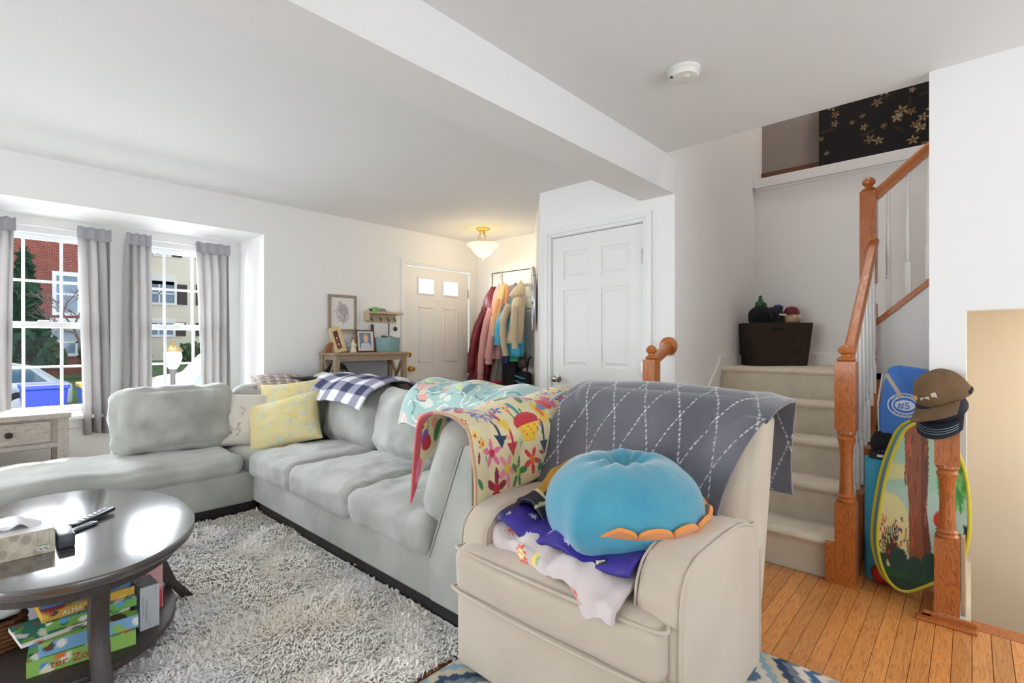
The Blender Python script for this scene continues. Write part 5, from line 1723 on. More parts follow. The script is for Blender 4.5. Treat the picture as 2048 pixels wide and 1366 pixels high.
def coat(name, label, mat, top, bot, z1, z0, wt, wb, dep, hood=None, sleeves=(), folds=5, fd=0.10, seed=0.0, hem=None):
    """hanging garment: gathered at the hook, spreading downwards. top/bot = (x, y) of the axis"""
    r = thing(name, (bot[0], bot[1], z0), label, 'coat', 'coats on the entry door rack')
    rings = []
    n = 14
    for i in range(n + 1):
        t = i / n
        k = min(1, t / 0.22) ** 0.6
        x, y = lerp(top[0], bot[0], t), lerp(top[1], bot[1], t)
        w = lerp(wt * 0.45, lerp(wb * 0.72, wb, t), k) * (1 if i else 0.35)
        rings.append(((x, y + 0.006 * math.sin(9 * t + seed), lerp(z1, z0, t)), dep * (0.45 + 0.6 * k) * (1 if i else 0.4), w, fd * (0.7 + 0.7 * t), folds, seed + 1.1 * t))
    MB().loft(rings, 40).build('body', mat, r, smooth=0)
    if hood:
        c, a, b, h_ = hood
        rr = []
        for i in range(13):
            t = i / 12
            # hood folded down over the hook: a creased teardrop, widest and slack at its lower edge
            prof = (0.12 + 0.88 * math.sin(min(1, t / 0.72) * PI / 2) ** 1.3) * (1 if t < 0.85 else lerp(1, 0.45, (t - 0.85) / 0.15))
            rr.append(((c[0] + 0.02 * (1 - t) - 0.015 * t, c[1] + 0.02 * math.sin(3 * t + seed), c[2] + h_ * (1 - 2 * t)), max(0.004, a * 0.8 * prof), max(0.004, b * prof), 0.13, 3, seed + t * 2.6))
        MB().loft(rr, 28).build('hood', mat, r, smooth=0)
    for pts, ra in sleeves:
        P = [tuple(spline(pts, k / 14)) for k in range(15)]
        RR = [lerp(ra[0], ra[1], k / 14) * (1 + 0.07 * math.sin(k * 2.1 + seed)) for k in range(15)]
        sl = MB().tube(P, RR, 12).build('sleeve', mat, r, smooth=0)
        e, e2 = P[-1], P[-2]
        d = (Vector(e) - Vector(e2)).normalized()
        MB().tube([tuple(Vector(e) - d * 0.005), tuple(Vector(e) + d * 0.035)], ra[1] * 1.06, 12).build('cuff', mat, sl, smooth=40)
    if hem:
        c = rings[-1]
        MB().loft([((c[0][0], c[0][1], c[0][2] + 0.03), c[1] * 1.02, c[2] * 1.02, c[3], c[4], c[5]), ((c[0][0], c[0][1], c[0][2] - 0.012), c[1] * 1.0, c[2] * 1.0, c[3], c[4], c[5])], 40).build('hem', hem, r, smooth=0)
    return r


MAR = M('maroon_nylon', (136, 44, 52), 0.45, vary=(8, (110, 32, 42)), bump=(20, 0.3))
PNK = M('pink_fleece', (218, 162, 158), 0.95, bump=(80, 0.3), sheen=0.5)
GBL = M('grey_blue_shell', (122, 132, 158), 0.7, bump=(30, 0.3))
TAN = M('tan_fleece', (204, 186, 156), 0.95, bump=(90, 0.3), sheen=0.4)
LBL = M('sky_blue_puffer', (66, 176, 214), 0.5, bump=(12, 0.5))
NVY = M('navy_quilt', (46, 60, 106), 0.55, bump=(14, 0.4))
GRQ = M('grey_knit_coat', (128, 124, 118), 0.9, bump=(60, 0.4))
BLK = M('black_cloth', (26, 24, 30), 0.85, bump=(40, 0.3))
GRN = M('green_fleece', (58, 160, 104), 0.9)

coat('hooded_coat', 'maroon hooded raincoat hanging farthest toward the front door', MAR, (4.18, 4.13), (4.12, 4.335), 1.87, 0.72, 0.05, 0.15, 0.085, hood=((4.12, 4.13, 1.71), 0.075, 0.095, 0.16),
     sleeves=[([(4.10, 4.22, 1.55), (4.06, 4.31, 1.35), (4.05, 4.37, 1.10), (4.05, 4.40, 0.88)], (0.058, 0.048))], folds=6, fd=0.12, seed=0.4)
coat('hoodie', 'pink fleece hoodie hanging between the maroon coat and the blue jackets', PNK, (4.17, 3.99), (4.08, 4.07), 1.88, 1.02, 0.05, 0.115, 0.085, hood=((4.10, 3.99, 1.75), 0.065, 0.075, 0.14),
     sleeves=[([(4.05, 4.05, 1.60), (4.01, 4.12, 1.35), (4.00, 4.17, 1.05), (4.00, 4.19, 0.82)], (0.05, 0.036)), ([(4.03, 3.98, 1.50), (3.99, 4.00, 1.25), (3.99, 4.04, 1.0)], (0.05, 0.04))], folds=5, fd=0.10, seed=1.2)
coat('shell_jacket', 'grey blue jacket gathered behind the tan hoodie', GBL, (4.19, 3.80), (4.13, 3.87), 1.89, 1.12, 0.04, 0.09, 0.075, sleeves=[([(4.09, 3.88, 1.65), (4.07, 3.92, 1.45), (4.07, 3.93, 1.25)], (0.045, 0.04))], seed=2.0)
coat('puffer_jacket', 'sky blue puffer jacket below the tan hoodie', LBL, (4.16, 3.76), (4.06, 3.72), 1.72, 1.06, 0.05, 0.12, 0.085, sleeves=[([(4.04, 3.80, 1.55), (3.99, 3.86, 1.40), (3.99, 3.87, 1.22)], (0.055, 0.058))], folds=4, fd=0.09, seed=3.1)
coat('hoodie', 'tan fleece hoodie hanging closest to the oval mirror', TAN, (4.08, 3.63), (3.98, 3.64), 1.80, 1.20, 0.05, 0.085, 0.07, hood=((4.04, 3.635, 1.79), 0.07, 0.085, 0.095),
     sleeves=[([(3.96, 3.69, 1.62), (3.92, 3.74, 1.45), (3.92, 3.745, 1.25), (3.93, 3.725, 1.10)], (0.045, 0.032)), ([(3.95, 3.60, 1.60), (3.92, 3.59, 1.40), (3.93, 3.585, 1.18)], (0.042, 0.032))], folds=4, fd=0.07, seed=4.4)
coat('quilted_vest', 'navy quilted jacket showing below the pink hoodie', NVY, (4.18, 3.90), (4.13, 3.86), 1.50, 0.97, 0.05, 0.07, 0.07, seed=5.0, folds=4)
coat('child_coat', 'grey knit child coat with red hem, lowest on the rack', GRQ, (4.16, 4.02), (4.10, 4.03), 1.30, 0.74, 0.04, 0.075, 0.06, seed=5.6, folds=4, hem=M('red_hem', (190, 40, 70), 0.8))
coat('long_coat', 'long black coat at the back of the rack', BLK, (4.22, 3.90), (4.19, 3.92), 1.55, 0.45, 0.08, 0.165, 0.07, seed=6.2, folds=5)
coat('fleece_top', 'green fleece peeking out under the sky blue puffer', GRN, (4.16, 3.72), (4.10, 3.72), 1.30, 1.00, 0.04, 0.08, 0.05, seed=6.9)
coat('warm_lit_top', 'peach warm-lit tint of the pink hoodie, built as an added top', M('warm_lit_knit', (234, 178, 132), 0.95, bump=(80, 0.3)), (4.12, 3.90), (4.05, 3.95), 1.88, 1.38, 0.06, 0.085, 0.07,
     sleeves=[([(4.03, 3.93, 1.70), (4.00, 3.95, 1.52), (3.99, 3.96, 1.32)], (0.042, 0.034))], folds=5, fd=0.12, seed=7.7)  # added garment, its peach colour is warm light on the pink hoodie
bpk = thing('backpack', (4.12, 3.57, 0.80), 'black backpack with turquoise stripes hung low by the mirror', 'backpack')
cushion('bag_body', (4.13, 3.625, 0.74), (0.06, 0.09, 0.15), BLK, bpk, r=0.055, bulge=(0.02, 0, 0), n=16)
for k in range(4):
    MB().tube([(4.055 - 0.008 * math.sin(PI * t), 3.555 + 0.14 * t, 0.65 + 0.055 * k + 0.03 * t) for t in (0, 0.25, 0.5, 0.75, 1)], 0.008, 6).build('stripe', M('turquoise_stripe', (70, 170, 200), 0.6), bpk, smooth=0)
MB().tube([(4.11, 3.575, 0.88), (4.13, 3.575, 0.95), (4.17, 3.60, 1.02), (4.21, 3.60, 1.05)], 0.010, 6).build('strap', BLK, bpk, smooth=0)
hb = thing('handbag', (4.16, 3.62, 0.95), 'dark brown handbag hanging under the puffer jacket', 'bag')
cushion('bag_body', (4.11, 3.635, 0.985), (0.04, 0.055, 0.06), M('espresso_leather', (66, 48, 42), 0.5), hb, r=0.035, n=12)
MB().tube([(4.11, 3.60, 1.03), (4.13, 3.61, 1.10), (4.13, 3.66, 1.10), (4.11, 3.67, 1.03)], 0.006, 6).build('handle', M('espresso_leather', (66, 48, 42), 0.5), hb, smooth=0)

# ================================================================ STAIR RAILING
WB = M('baluster_white', (240, 239, 236), 0.35)
NY = 0.46


def newel(name, x, y, z0, zt, w, blocks, root, lean=0.0):
    """square blocks (z0,z1) joined by turned sections, ball-cap top"""
    mb = MB()
    h = w / 2
    for (a, b) in blocks:
        mb.box((x - h, y - h, a), (x + h, y + h, b))
    for (_, a), (b, _) in zip(blocks[:-1], blocks[1:]):
        L = b - a
        P = [(h * 0.92, 0), (h * 0.98, 0.03), (h * 0.80, 0.06), (h * 0.95, 0.085), (h * 0.72, 0.12), (h * 0.62, 0.5), (h * 0.70, 0.78), (h * 0.92, 0.88), (h * 0.74, 0.92), (h * 0.96, 0.96), (h * 0.92, 1.0)]
        mb.lathe([(r_, t * L) for r_, t in P], (x, y, a), 20)
    zc = blocks[-1][1]
    c = zt - zc
    mb.lathe([(h * 0.80, 0), (h * 1.0, 0.10 * c), (h * 0.85, 0.2 * c), (h * 0.55, 0.28 * c), (h * 0.50, 0.40 * c), (h * 0.80, 0.52 * c), (h * 0.86, 0.66 * c), (h * 0.66, 0.84 * c), (h * 0.30, 0.96 * c), (0.001, c)], (x, y, zc), 20)
    return mb.build(name, OAK_Z, root, smooth=35)


def baluster(x, y, z0, z1, root, h=0.015):
    mb = MB()
    L = z1 - z0
    mb.box((x - h, y - h, z0), (x + h, y + h, z0 + 0.26 * L))
    P = [(h * 0.95, 0.26), (h * 1.05, 0.275), (h * 0.7, 0.29), (h * 1.0, 0.305), (h * 0.75, 0.33), (h * 1.0, 0.42), (h * 0.75, 0.7), (h * 0.52, 1.0)]
    mb.lathe([(r_, t * L) for r_, t in P], (x, y, z0), 12)
    return mb.build('baluster', WB, root, smooth=35)


sr = thing('stair_railing', (2.95, NY, 0), 'oak stair railing with turned newel posts and white balusters', 'railing')
newel('newel_post', 2.975, NY, 0, 1.20, 0.088, [(0.0, 0.41), (0.77, 1.115)], sr)
newel('newel_post', 4.00, 0.495, 1.0, 2.30, 0.088, [(1.0, 1.46), (1.60, 2.20)], sr)


def handrail(a, b, root, w=0.055, h=0.06):
    A, B = Vector(a), Vector(b)
    d = (B - A)
    L = d.length
    q = d.to_track_quat('X', 'Z').to_matrix().to_4x4()
    m = Matrix.Translation(A) @ q
    prof = [(-w * 0.35, -h / 2), (w * 0.35, -h / 2), (w * 0.38, -h * 0.15), (w / 2, 0.0), (w / 2, h * 0.22), (w * 0.30, h / 2), (-w * 0.30, h / 2), (-w / 2, h * 0.22), (-w / 2, 0.0), (-w * 0.38, -h * 0.15)]
    return MB().prism(prof, 'x', 0, L, m).build('handrail', OAK_X, root, smooth=30)


handrail((2.985, NY, 1.085), (3.99, NY + 0.005, 1.865), sr)
for k in range(4):
    for j in (0.07, 0.195):
        x = SX0 + RUN * k + j
        zt = 1.085 + (x - 2.985) * (1.865 - 1.085) / 1.005 - 0.025
        if x > 3.03:
            baluster(x, NY, RISE * (k + 1), zt, sr)
handrail((4.0, 0.475, 2.155), (4.0, -0.75, 3.245), sr)
CAPZ0 = 1.33
MB().prism([(0.47, 1.30), (-1.0, 2.65), (-1.0, 2.69), (0.47, 1.345)], 'x', 3.965, 4.095).build('sloped_cap', OAK_X, sr, bev=0.004)
for y in (0.392, 0.292, 0.192, 0.092, -0.01):
    baluster(4.01, y, 1.345 + (0.47 - y) * 0.918, 2.155 + (0.475 - y) * 0.89 - 0.028, sr)
# oak stringer on the open side of the first flight
poly = [(2.99, 0.0), (2.99, RISE - 0.01)]
for k in range(4):
    x0 = SX0 + RUN * k
    poly += [(x0 + RUN, RISE * (k + 1) - 0.01), (x0 + RUN, RISE * (k + 2) - 0.01)]
poly += [(4.0, 1.04), (3.98, 0.97), (3.12, 0.0)]
MB().prism(poly, 'y', 0.425, 0.468).build('stringer', OAK_X, sr)
MB().box((2.93, 0.505, 0.0), (2.97, 0.545, 0.20)).build('plinth_block', OAK_Z, sr, bev=0.002)
struct('wall_under_stairs', MB().prism([(3.13, -0.1), (3.97, -0.1), (3.97, 0.95)], 'y', 0.44, 0.46), M('stair_shadow_board', (96, 74, 56), 0.8))  # shade under the flight put into the board's dark brown

# short guard rail with newel by the closet
gr = thing('guard_rail', (2.85, 1.47, 0), 'short oak rail and newel post beside the closet door', 'railing')
newel('newel_post', 2.845, 1.452, 0, 1.195, 0.078, [(0.0, 0.40), (0.72, 1.105)], gr)
handrail((2.87, 1.455, 1.095), (3.165, 1.487, 1.185), gr)
MB().lathe([(0.062, 0), (0.062, 0.010), (0.052, 0.018), (0.001, 0.018)], seg=28, m=Matrix.Translation((3.17, 1.492, 1.185)) @ Matrix.Rotation(R(-90), 4, 'Y')).build('rosette', OAK_X, gr, smooth=40)

# guard post at the head of the lower stairs
gp = thing('guard_post', (2.905, 0.077, 0), 'stout oak newel post with caps hung on top by the right wall', 'post')
newel('newel_post', 2.903, 0.077, 0.03, 0.985, 0.084, [(0.03, 0.355), (0.675, 0.90)], gp)

# ================================================================ LANDING BASKET AND TOYS
bk = thing('fabric_bin', (4.55, 1.22, 1.02), 'dark brown fabric storage bin full of toys on the stair landing', 'storage bin')
bm_ = Matrix.Translation((4.53, 1.215, 1.0205)) @ Matrix.Rotation(R(-42), 4, 'Z')
BIN = M('dark_brown_canvas', (44, 32, 24), 0.9, vary=(20, (56, 42, 32)), bump=(150, 0.3))
w0, w1, d0, d1, hb_ = 0.215, 0.25, 0.13, 0.15, 0.35
vs = [(-w0, -d0, 0), (w0, -d0, 0), (w0, d0, 0), (-w0, d0, 0), (-w1, -d1, hb_), (w1, -d1, hb_), (w1, d1, hb_), (-w1, d1, hb_),
      (-w1 + 0.012, -d1 + 0.012, hb_), (w1 - 0.012, -d1 + 0.012, hb_), (w1 - 0.012, d1 - 0.012, hb_), (-w1 + 0.012, d1 - 0.012, hb_),
      (-w0 + 0.012, -d0 + 0.012, 0.2), (w0 - 0.012, -d0 + 0.012, 0.2), (w0 - 0.012, d0 - 0.012, 0.2), (-w0 + 0.012, d0 - 0.012, 0.2)]
fs = [(0, 3, 2, 1), (12, 13, 14, 15)]
for a, b in ((0, 4), (4, 8), (8, 12)):
    for k in range(4):
        l = (k + 1) % 4
        fs.append((a + k, a + l, b + l, b + k))
MB()._add(vs, fs, bm_).build('bin_wall', BIN, bk, bev=0.006)
MB().box((-0.10, -0.158, 0.285), (-0.01, -0.140, 0.31), bm_).build('handle_slot', M('bin_slot', (18, 14, 12), 0.9), bk, bev=0.004)
MB().tube([tuple(bm_ @ Vector(p)) for p in ((0.24, 0.0, 0.33), (0.285, 0.0, 0.325), (0.31, 0.02, 0.30))], 0.008, 6).build('side_handle', M('grey_web', (150, 150, 148), 0.8), bk, smooth=0)


def toy(name, c, half, mat, label, extra=None, **kw):
    r = thing(name, tuple(bm_ @ Vector(c)), label, 'toy', 'toys in the landing bin')
    cushion('body', tuple(bm_ @ Vector(c)), half, mat, r, r=min(half) * 0.95, n=14, wr=0.008, ws=14, **kw)
    if extra:
        extra(r)
    return r


toy('plush_toy', (-0.12, -0.02, 0.40), (0.10, 0.09, 0.095), M('black_plush', (18, 18, 22), 0.95), 'black plush toy heaped in the landing bin')
toy('plush_toy', (0.0, 0.0, 0.385), (0.07, 0.08, 0.10), M('charcoal_plush', (34, 34, 40), 0.95), 'charcoal plush toy in the middle of the landing bin',
    lambda r: MB().box((0.0, -0.09, 0.41), (0.06, -0.07, 0.425), bm_).build('white_badge', M('badge_white', (220, 214, 206), 0.7), r))
toy('green_toy', (-0.11, 0.0, 0.505), (0.05, 0.04, 0.03), M('green_toy_plastic', (24, 92, 54), 0.5), 'dark green toy with a knob on top of the black plush',
    lambda r: MB().lathe([(0.028, 0), (0.020, 0.02), (0.010, 0.04), (0.016, 0.052), (0.001, 0.062)], tuple(bm_ @ Vector((-0.11, 0.0, 0.52))), 14).build('knob', M('green_toy_plastic', (24, 92, 54), 0.5), r, smooth=40))
toy('blue_toy', (0.045, 0.0, 0.485), (0.045, 0.03, 0.022), M('blue_toy_plastic', (26, 52, 130), 0.5), 'small dark blue toy at the centre of the bin')


def cap_face(r):
    b = bm_ @ Vector((0.15, -0.02, 0.425))
    MB().lathe([(0.06, 0.0), (0.058, 0.025), (0.040, 0.055), (0.001, 0.068)], tuple(b), 18).build('red_cap', M('maroon_toy', (112, 26, 30), 0.6), r, smooth=40)
    for s_ in (-1, 1):
        MB().lathe([(0.011, -0.006), (0.011, 0.006)], seg=12, m=bm_ @ Matrix.Translation((0.15 + 0.022 * s_, -0.088, 0.40)) @ Matrix.Rotation(R(90), 4, 'X')).build('eye', M('badge_white', (220, 214, 206), 0.7), r)


toy('doll', (0.15, -0.02, 0.385), (0.062, 0.06, 0.05), M('doll_tan', (206, 170, 138), 0.7), 'tan-faced doll with maroon cap at the wall end of the bin', cap_face)
tag(MB().tube([tuple(bm_ @ Vector((0.19 + 0.045 * math.cos(2 * PI * k / 24), 0.03, 0.43 + 0.055 * math.sin(2 * PI * k / 24)))) for k in range(25)], 0.004, 6).build('wire_ring', M('white_wire', (226, 222, 220), 0.5), None, smooth=0), 'thin white wire ring sticking up behind the doll', 'toy', 'toys in the landing bin')


# ================================================================ FLORAL HANGING UPSTAIRS
def p_dark(uv):
    p = Print(uv, (12, 9, 9), asp=1.7)
    rng = np.random.RandomState(17)
    for k in range(40):
        x, y = rng.rand() * 1.7, rng.rand()
        p.disc(x, y, 0.03 + 0.03 * rng.rand(), [(48, 34, 24), (36, 34, 22), (58, 36, 26)][k % 3], 0.015, rng.rand() * 3)
    for k in range(75):
        x, y = rng.rand() * 1.7, rng.rand() * 0.95
        s = 0.012 + 0.022 * rng.rand()
        p.flower(x, y, s * 1.4, [(150, 128, 90), (126, 102, 70), (160, 146, 120)][k % 3], (96, 66, 34), 5, rng.rand() * 3)
    return p.c


tag(sheet('floral_curtain', lambda u, v: (4.90 + 0.012 * math.sin(u * 16), lerp(0.955, -0.6, u), lerp(2.69, 3.55, v)), 300, 150, MV('dark_tapestry', 0.9), thick=0.006, paint=p_dark),
    'black curtain with cream blossom print at the top of the stairwell', 'curtain')

# ================================================================ NOOK: TENT BAG, MAT, TOTE, CAPS
ym = thing('yoga_mat', (3.16, 0.365, 0), 'rolled turquoise exercise mat standing beside the stair stringer', 'mat')
YM = M('turquoise_foam', (70, 176, 214), 0.7, bump=(200, 0.2))
MB().lathe([(0.055, 0.0), (0.055, 0.615), (0.050, 0.618)], (3.17, 0.355, 0.0), 28).build('roll', YM, ym, smooth=40)
sp = [(3.17 + (0.004 + 0.0012 * k) * math.cos(k * 0.5), 0.355 + (0.004 + 0.0012 * k) * math.sin(k * 0.5), 0.620) for k in range(40)]
MB().tube(sp, 0.0018, 5).build('spiral_edge', M('deep_teal_foam', (30, 96, 130), 0.8), ym, smooth=0)

tn = thing('play_tent', (3.05, 0.20, 0), 'folded round play tent with woodland print and yellow edging behind the post', 'play tent')
YEL = M('yellow_binding', (226, 214, 62), 0.7)


def tent_outline(n=60):
    """pear outline in (y, z): narrow rounded top, wider belly, tilted bottom"""
    P = [(0.150, 0.835), (0.075, 0.78), (0.020, 0.62), (0.005, 0.42), (0.018, 0.27), (0.060, 0.165), (0.14, 0.09), (0.225, 0.030), (0.285, 0.05), (0.325, 0.14), (0.338, 0.26), (0.325, 0.42), (0.295, 0.60), (0.245, 0.765), (0.195, 0.825)]
    P = P + [P[0]]
    return [spline([(0, a, b) for a, b in P], k / n) for k in range(n)]


OUT = tent_outline()
TCN = Vector((0, 0.175, 0.42))


def p_tent(uv):
    # uv here carries (y, z)
    p = Print(uv, (188, 222, 206))
    X, Yz = 0.36 - uv[:, 0], uv[:, 1]
    p.x, p.y = X / 0.36, Yz / 0.86
    p.put(p.y > 0.60, (176, 218, 190))
    p.poly([(0.0, 0.62), (0.5, 0.66), (0.5, 0.72), (0.0, 0.74)], (226, 226, 160))
    p.disc(0.20, 0.36, 0.22, (240, 236, 170), 0.20)
    p.disc(0.82, 0.66, 0.14, (86, 176, 90), 0.15)
    rng = np.random.RandomState(6)
    for k in range(50):
        p.disc(0.70 + 0.25 * rng.rand(), 0.52 + 0.30 * rng.rand(), 0.02, [(110, 196, 96), (70, 156, 76), (150, 214, 120)][k % 3])
    # tree trunk
    p.poly([(0.34, 0.99), (0.58, 0.99), (0.60, 0.75), (0.58, 0.5), (0.64, 0.22), (0.40, 0.22), (0.40, 0.5), (0.36, 0.75)], (150, 84, 52))
    p.poly([(0.52, 0.99), (0.58, 0.99), (0.60, 0.75), (0.58, 0.5), (0.64, 0.22), (0.56, 0.22), (0.52, 0.5)], (118, 62, 42))
    for k in range(26):
        x, y = 0.36 + 0.22 * rng.rand(), 0.25 + 0.68 * rng.rand()
        p.line([(x, y), (x + 0.01 * rng.normal(), y + 0.06)], 0.006, [(96, 46, 30), (186, 104, 62), (206, 90, 56)][k % 3])
    # rope and round lantern shapes further along
    p.line([(0.72, 0.96), (0.73, 0.80), (0.74, 0.60)], 0.010, (190, 160, 110))
    p.disc(0.74, 0.80, 0.055, (222, 160, 80), 0.03)
    p.disc(0.76, 0.66, 0.05, (176, 166, 168), 0.055)
    p.disc(0.78, 0.56, 0.045, (156, 150, 156), 0.045)
    p.disc(0.72, 0.46, 0.075, (206, 52, 44), 0.05)
    p.disc(0.76, 0.36, 0.060, (240, 200, 60), 0.065)
    # shrub twigs
    for k in range(12):
        q = 0.35 + 0.14 * k
        p.line([(0.24, 0.14), (0.24 - 0.20 * math.cos(q) * 0.8, 0.14 + 0.24 * math.sin(q) ** 0.7 if math.sin(q) > 0 else 0.2)], 0.006, (70, 56, 40))
    for k in range(40):
        p.disc(0.05 + 0.33 * rng.rand(), 0.20 + 0.24 * rng.rand(), 0.010, [(206, 70, 50), (226, 120, 70), (60, 70, 130)][k % 3])
    # meadow and dark bushes
    p.put(p.y < 0.155, (26, 84, 52))
    for (x, y, r_) in ((0.10, 0.17, 0.07), (0.30, 0.20, 0.09), (0.46, 0.17, 0.09), (0.62, 0.20, 0.10), (0.82, 0.20, 0.09)):
        p.disc(x, y, r_, (22, 72, 60) if x < 0.7 else (60, 130, 70), r_ * 0.75)
    p.put((p.y < 0.10), (20, 64, 44))
    p.put((p.x > 0.93) & (p.y < 0.45), (20, 40, 30))
    return p.c


def disc_panel(xc, name, scale, dy, mat, paint):
    vs, uv = [], []
    nr = 44
    for i in range(nr + 1):
        t = i / nr
        for o_ in OUT:
            q = TCN + (o_ - TCN) * t * scale
            vs.append((xc + 0.05 * (q.z - 0.4) * 1.0 - 0.012 * (1 - t * t), q.y + dy, q.z))
            uv.append((q.y, q.z))
    n = len(OUT)
    fs = []
    for i in range(nr):
        for k in range(n):
            l = (k + 1) % n
            fs.append((i * n + k, i * n + l, (i + 1) * n + l, (i + 1) * n + k))
    mb = MB()._add(vs, fs)
    return mb.build(name, mat, tn, smooth=0, thick=0.003, col=paint(np.array(uv)) if paint else None)


OUT = tent_outline(180)
disc_panel(3.02, 'front_panel', 1.0, 0.0, MV('tent_nylon', 0.45, bump=(14, 0.15)), p_tent)
rim = [(3.02 + 0.05 * (q.z - 0.4), q.y, q.z) for q in OUT] + [(3.02 + 0.05 * (OUT[0].z - 0.4), OUT[0].y, OUT[0].z)]
MB().tube(rim, 0.0075, 8).build('edging', YEL, tn, smooth=0)
disc_panel(3.062, 'back_panel', 0.99, 0.028, M('tent_blue', (96, 170, 216), 0.5), None)
rim2 = [(3.062 + 0.05 * (q.z - 0.4), TCN.y + (q.y - TCN.y) * 0.99 + 0.028, q.z) for q in OUT]
MB().tube(rim2 + [rim2[0]], 0.0075, 8).build('edging', YEL, tn, smooth=0)
MB().box((3.00, 0.225, 0.78), (3.012, 0.240, 0.90), Matrix.Translation((0, 0.35, 0)) @ Matrix.Translation((3, 0.23, 0.84)) @ Matrix.Rotation(R(-28), 4, 'X') @ Matrix.Translation((-3, -0.23 - 0.35, -0.84))).build('fastening_strap', M('strap_grey', (196, 180, 160), 0.7), tn)
MB().prism([(0.10, 0.80), (0.22, 0.80), (0.145, 0.89), (0.11, 0.90)], 'x', 3.045, 3.055).build('red_flap', M('red_nylon', (186, 32, 44), 0.5), tn)
tag(cushion('soft_ball', (3.09, 0.33, 0.05), (0.045, 0.045, 0.045), M('red_vinyl', (176, 40, 40), 0.4), r=0.044, n=10), 'red vinyl ball half hidden behind the play tent', 'ball')

tg = thing('tote_bag', (3.42, 0.25, 0.6), 'royal blue drawstring sports bag with round white logo hung in the nook', 'bag')
BLU = M('royal_blue_nylon', (54, 112, 196), 0.6, vary=(6, (66, 128, 210)), bump=(12, 0.4))


def bagfn(p):
    return p


TGX = 3.16
vsb = []
outl = [(0.335, 0.56), (0.345, 0.72), (0.342, 0.88), (0.325, 0.99), (0.305, 1.085), (0.26, 1.095), (0.17, 1.08), (0.10, 1.075), (0.09, 0.92), (0.09, 0.72), (0.10, 0.56)]
MB().prism([(y + 0.005, z) for y, z in outl], 'x', TGX, TGX + 0.05).build('sack', BLU, tg, smooth=60, bev=0.02, seg=4)
LOGO = M('logo_white', (226, 230, 240), 0.6)
cy, cz = 0.243, 0.895
for (a, b) in ((0.068, 0.058), (0.050, 0.042)):
    MB().tube([(TGX - 0.001, cy + a * math.cos(2 * PI * k / 40), cz + b * math.sin(2 * PI * k / 40)) for k in range(41)], 0.0032, 6).build('logo_ring', LOGO, tg, smooth=0)
MB().lathe([(1, -0.001), (1, 0.001)], seg=36, m=Matrix.Translation((TGX - 0.001, cy, cz)) @ Matrix.Diagonal((1, 0.040, 0.026, 1)) @ Matrix.Rotation(R(90), 4, 'Y')).build('logo_oval', LOGO, tg)
for (body, size, dy, dz, mt, nm) in (('#5', 0.048, 0.030, -0.017, BLU, 'logo_number'),):
    cu = bpy.data.curves.new(nm, 'FONT')
    cu.body = body
    cu.size = size
    cu.extrude = 0.001
    to = bpy.data.objects.new(nm, cu)
    COL.objects.link(to)
    to.data.materials.append(mt)
    letters(to, Matrix.Translation((TGX - 0.004, cy + dy, cz + dz)) @ Matrix.Rotation(R(-90), 4, 'Z') @ Matrix.Rotation(R(90), 4, 'X'), tg)
for (cz2, sgn) in ((0.046, 1), (-0.052, -1)):
    pts = [(TGX - 0.002, cy + 0.052 - 0.0087 * k, cz + cz2 * math.sqrt(max(0.1, 1 - ((0.052 - 0.0087 * k) / 0.066) ** 2)) + (0.004 if k % 2 else -0.003)) for k in range(13)]
    MB().tube(pts, 0.0022, 5).build('logo_script', LOGO, tg, smooth=0)
MB().tube([(TGX + 0.02, 0.335, 1.05), (TGX + 0.01, 0.352, 0.9), (TGX + 0.01, 0.348, 0.65)], 0.004, 6).build('cord', M('cord_white', (206, 214, 226), 0.7), tg, smooth=0)
bb = thing('black_bag', (3.17, 0.315, 0.62), 'small black bag resting on the rolled mat top', 'bag')
cushion('bag_body', (3.19, 0.325, 0.70), (0.035, 0.055, 0.06), BLK, bb, rot=(R(20), 0, 0), r=0.032, n=12, wr=0.008, ws=20)
tg2 = thing('shoe_box', (3.13, 0.35, 0.62), 'black box corner with white print above the mat', 'box')
MB().box((3.11, 0.29, 0.622), (3.21, 0.385, 0.650)).build('carton', M('black_card', (22, 22, 24), 0.5), tg2, bev=0.002)
MB().box((3.1085, 0.325, 0.630), (3.110, 0.350, 0.642)).build('print', LOGO, tg2)


# caps on the guard post
def cap_mb(c, rot, s, crown_h=0.115):
    m = Matrix.Translation(c) @ rot
    vs, fs = [], []
    nu, nv = 32, 12
    for j in range(nv + 1):
        ph = PI / 2 * j / nv
        for i in range(nu):
            th = 2 * PI * i / nu
            r_ = 0.088 * s * math.cos(ph) ** 0.75
            sq = 1 + 0.10 * math.cos(th) ** 2
            dent = 0.004 * N3(3 * math.cos(th), 3 * math.sin(th), ph * 2) * s
            vs.append((r_ * sq * math.cos(th), r_ * math.sin(th), crown_h * s * math.sin(ph) ** 0.9 + dent))
    for j in range(nv):
        for i in range(nu):
            k = (i + 1) % nu
            fs.append((j * nu + i, j * nu + k, (j + 1) * nu + k, (j + 1) * nu + i))
    return MB()._add(vs, fs, m), m


def brim_mb(m, s):
    def fn(u, v):
        a = lerp(-1.15, 1.15, u)
        r0 = 0.093 * s
        x = r0 * math.cos(a) * 1.06 + (0.078 * s * (math.cos(a * 0.95) ** 0.55 if abs(a * 0.95) < PI / 2 else 0)) * v
        y = r0 * math.sin(a) * (1 - 0.04 * v)
        z = 0.004 - 0.018 * s * v - 0.022 * s * (math.sin(a)) ** 2 * v
        return tuple(m @ Vector((x, y, z)))
    return MB().grid(fn, 24, 8)


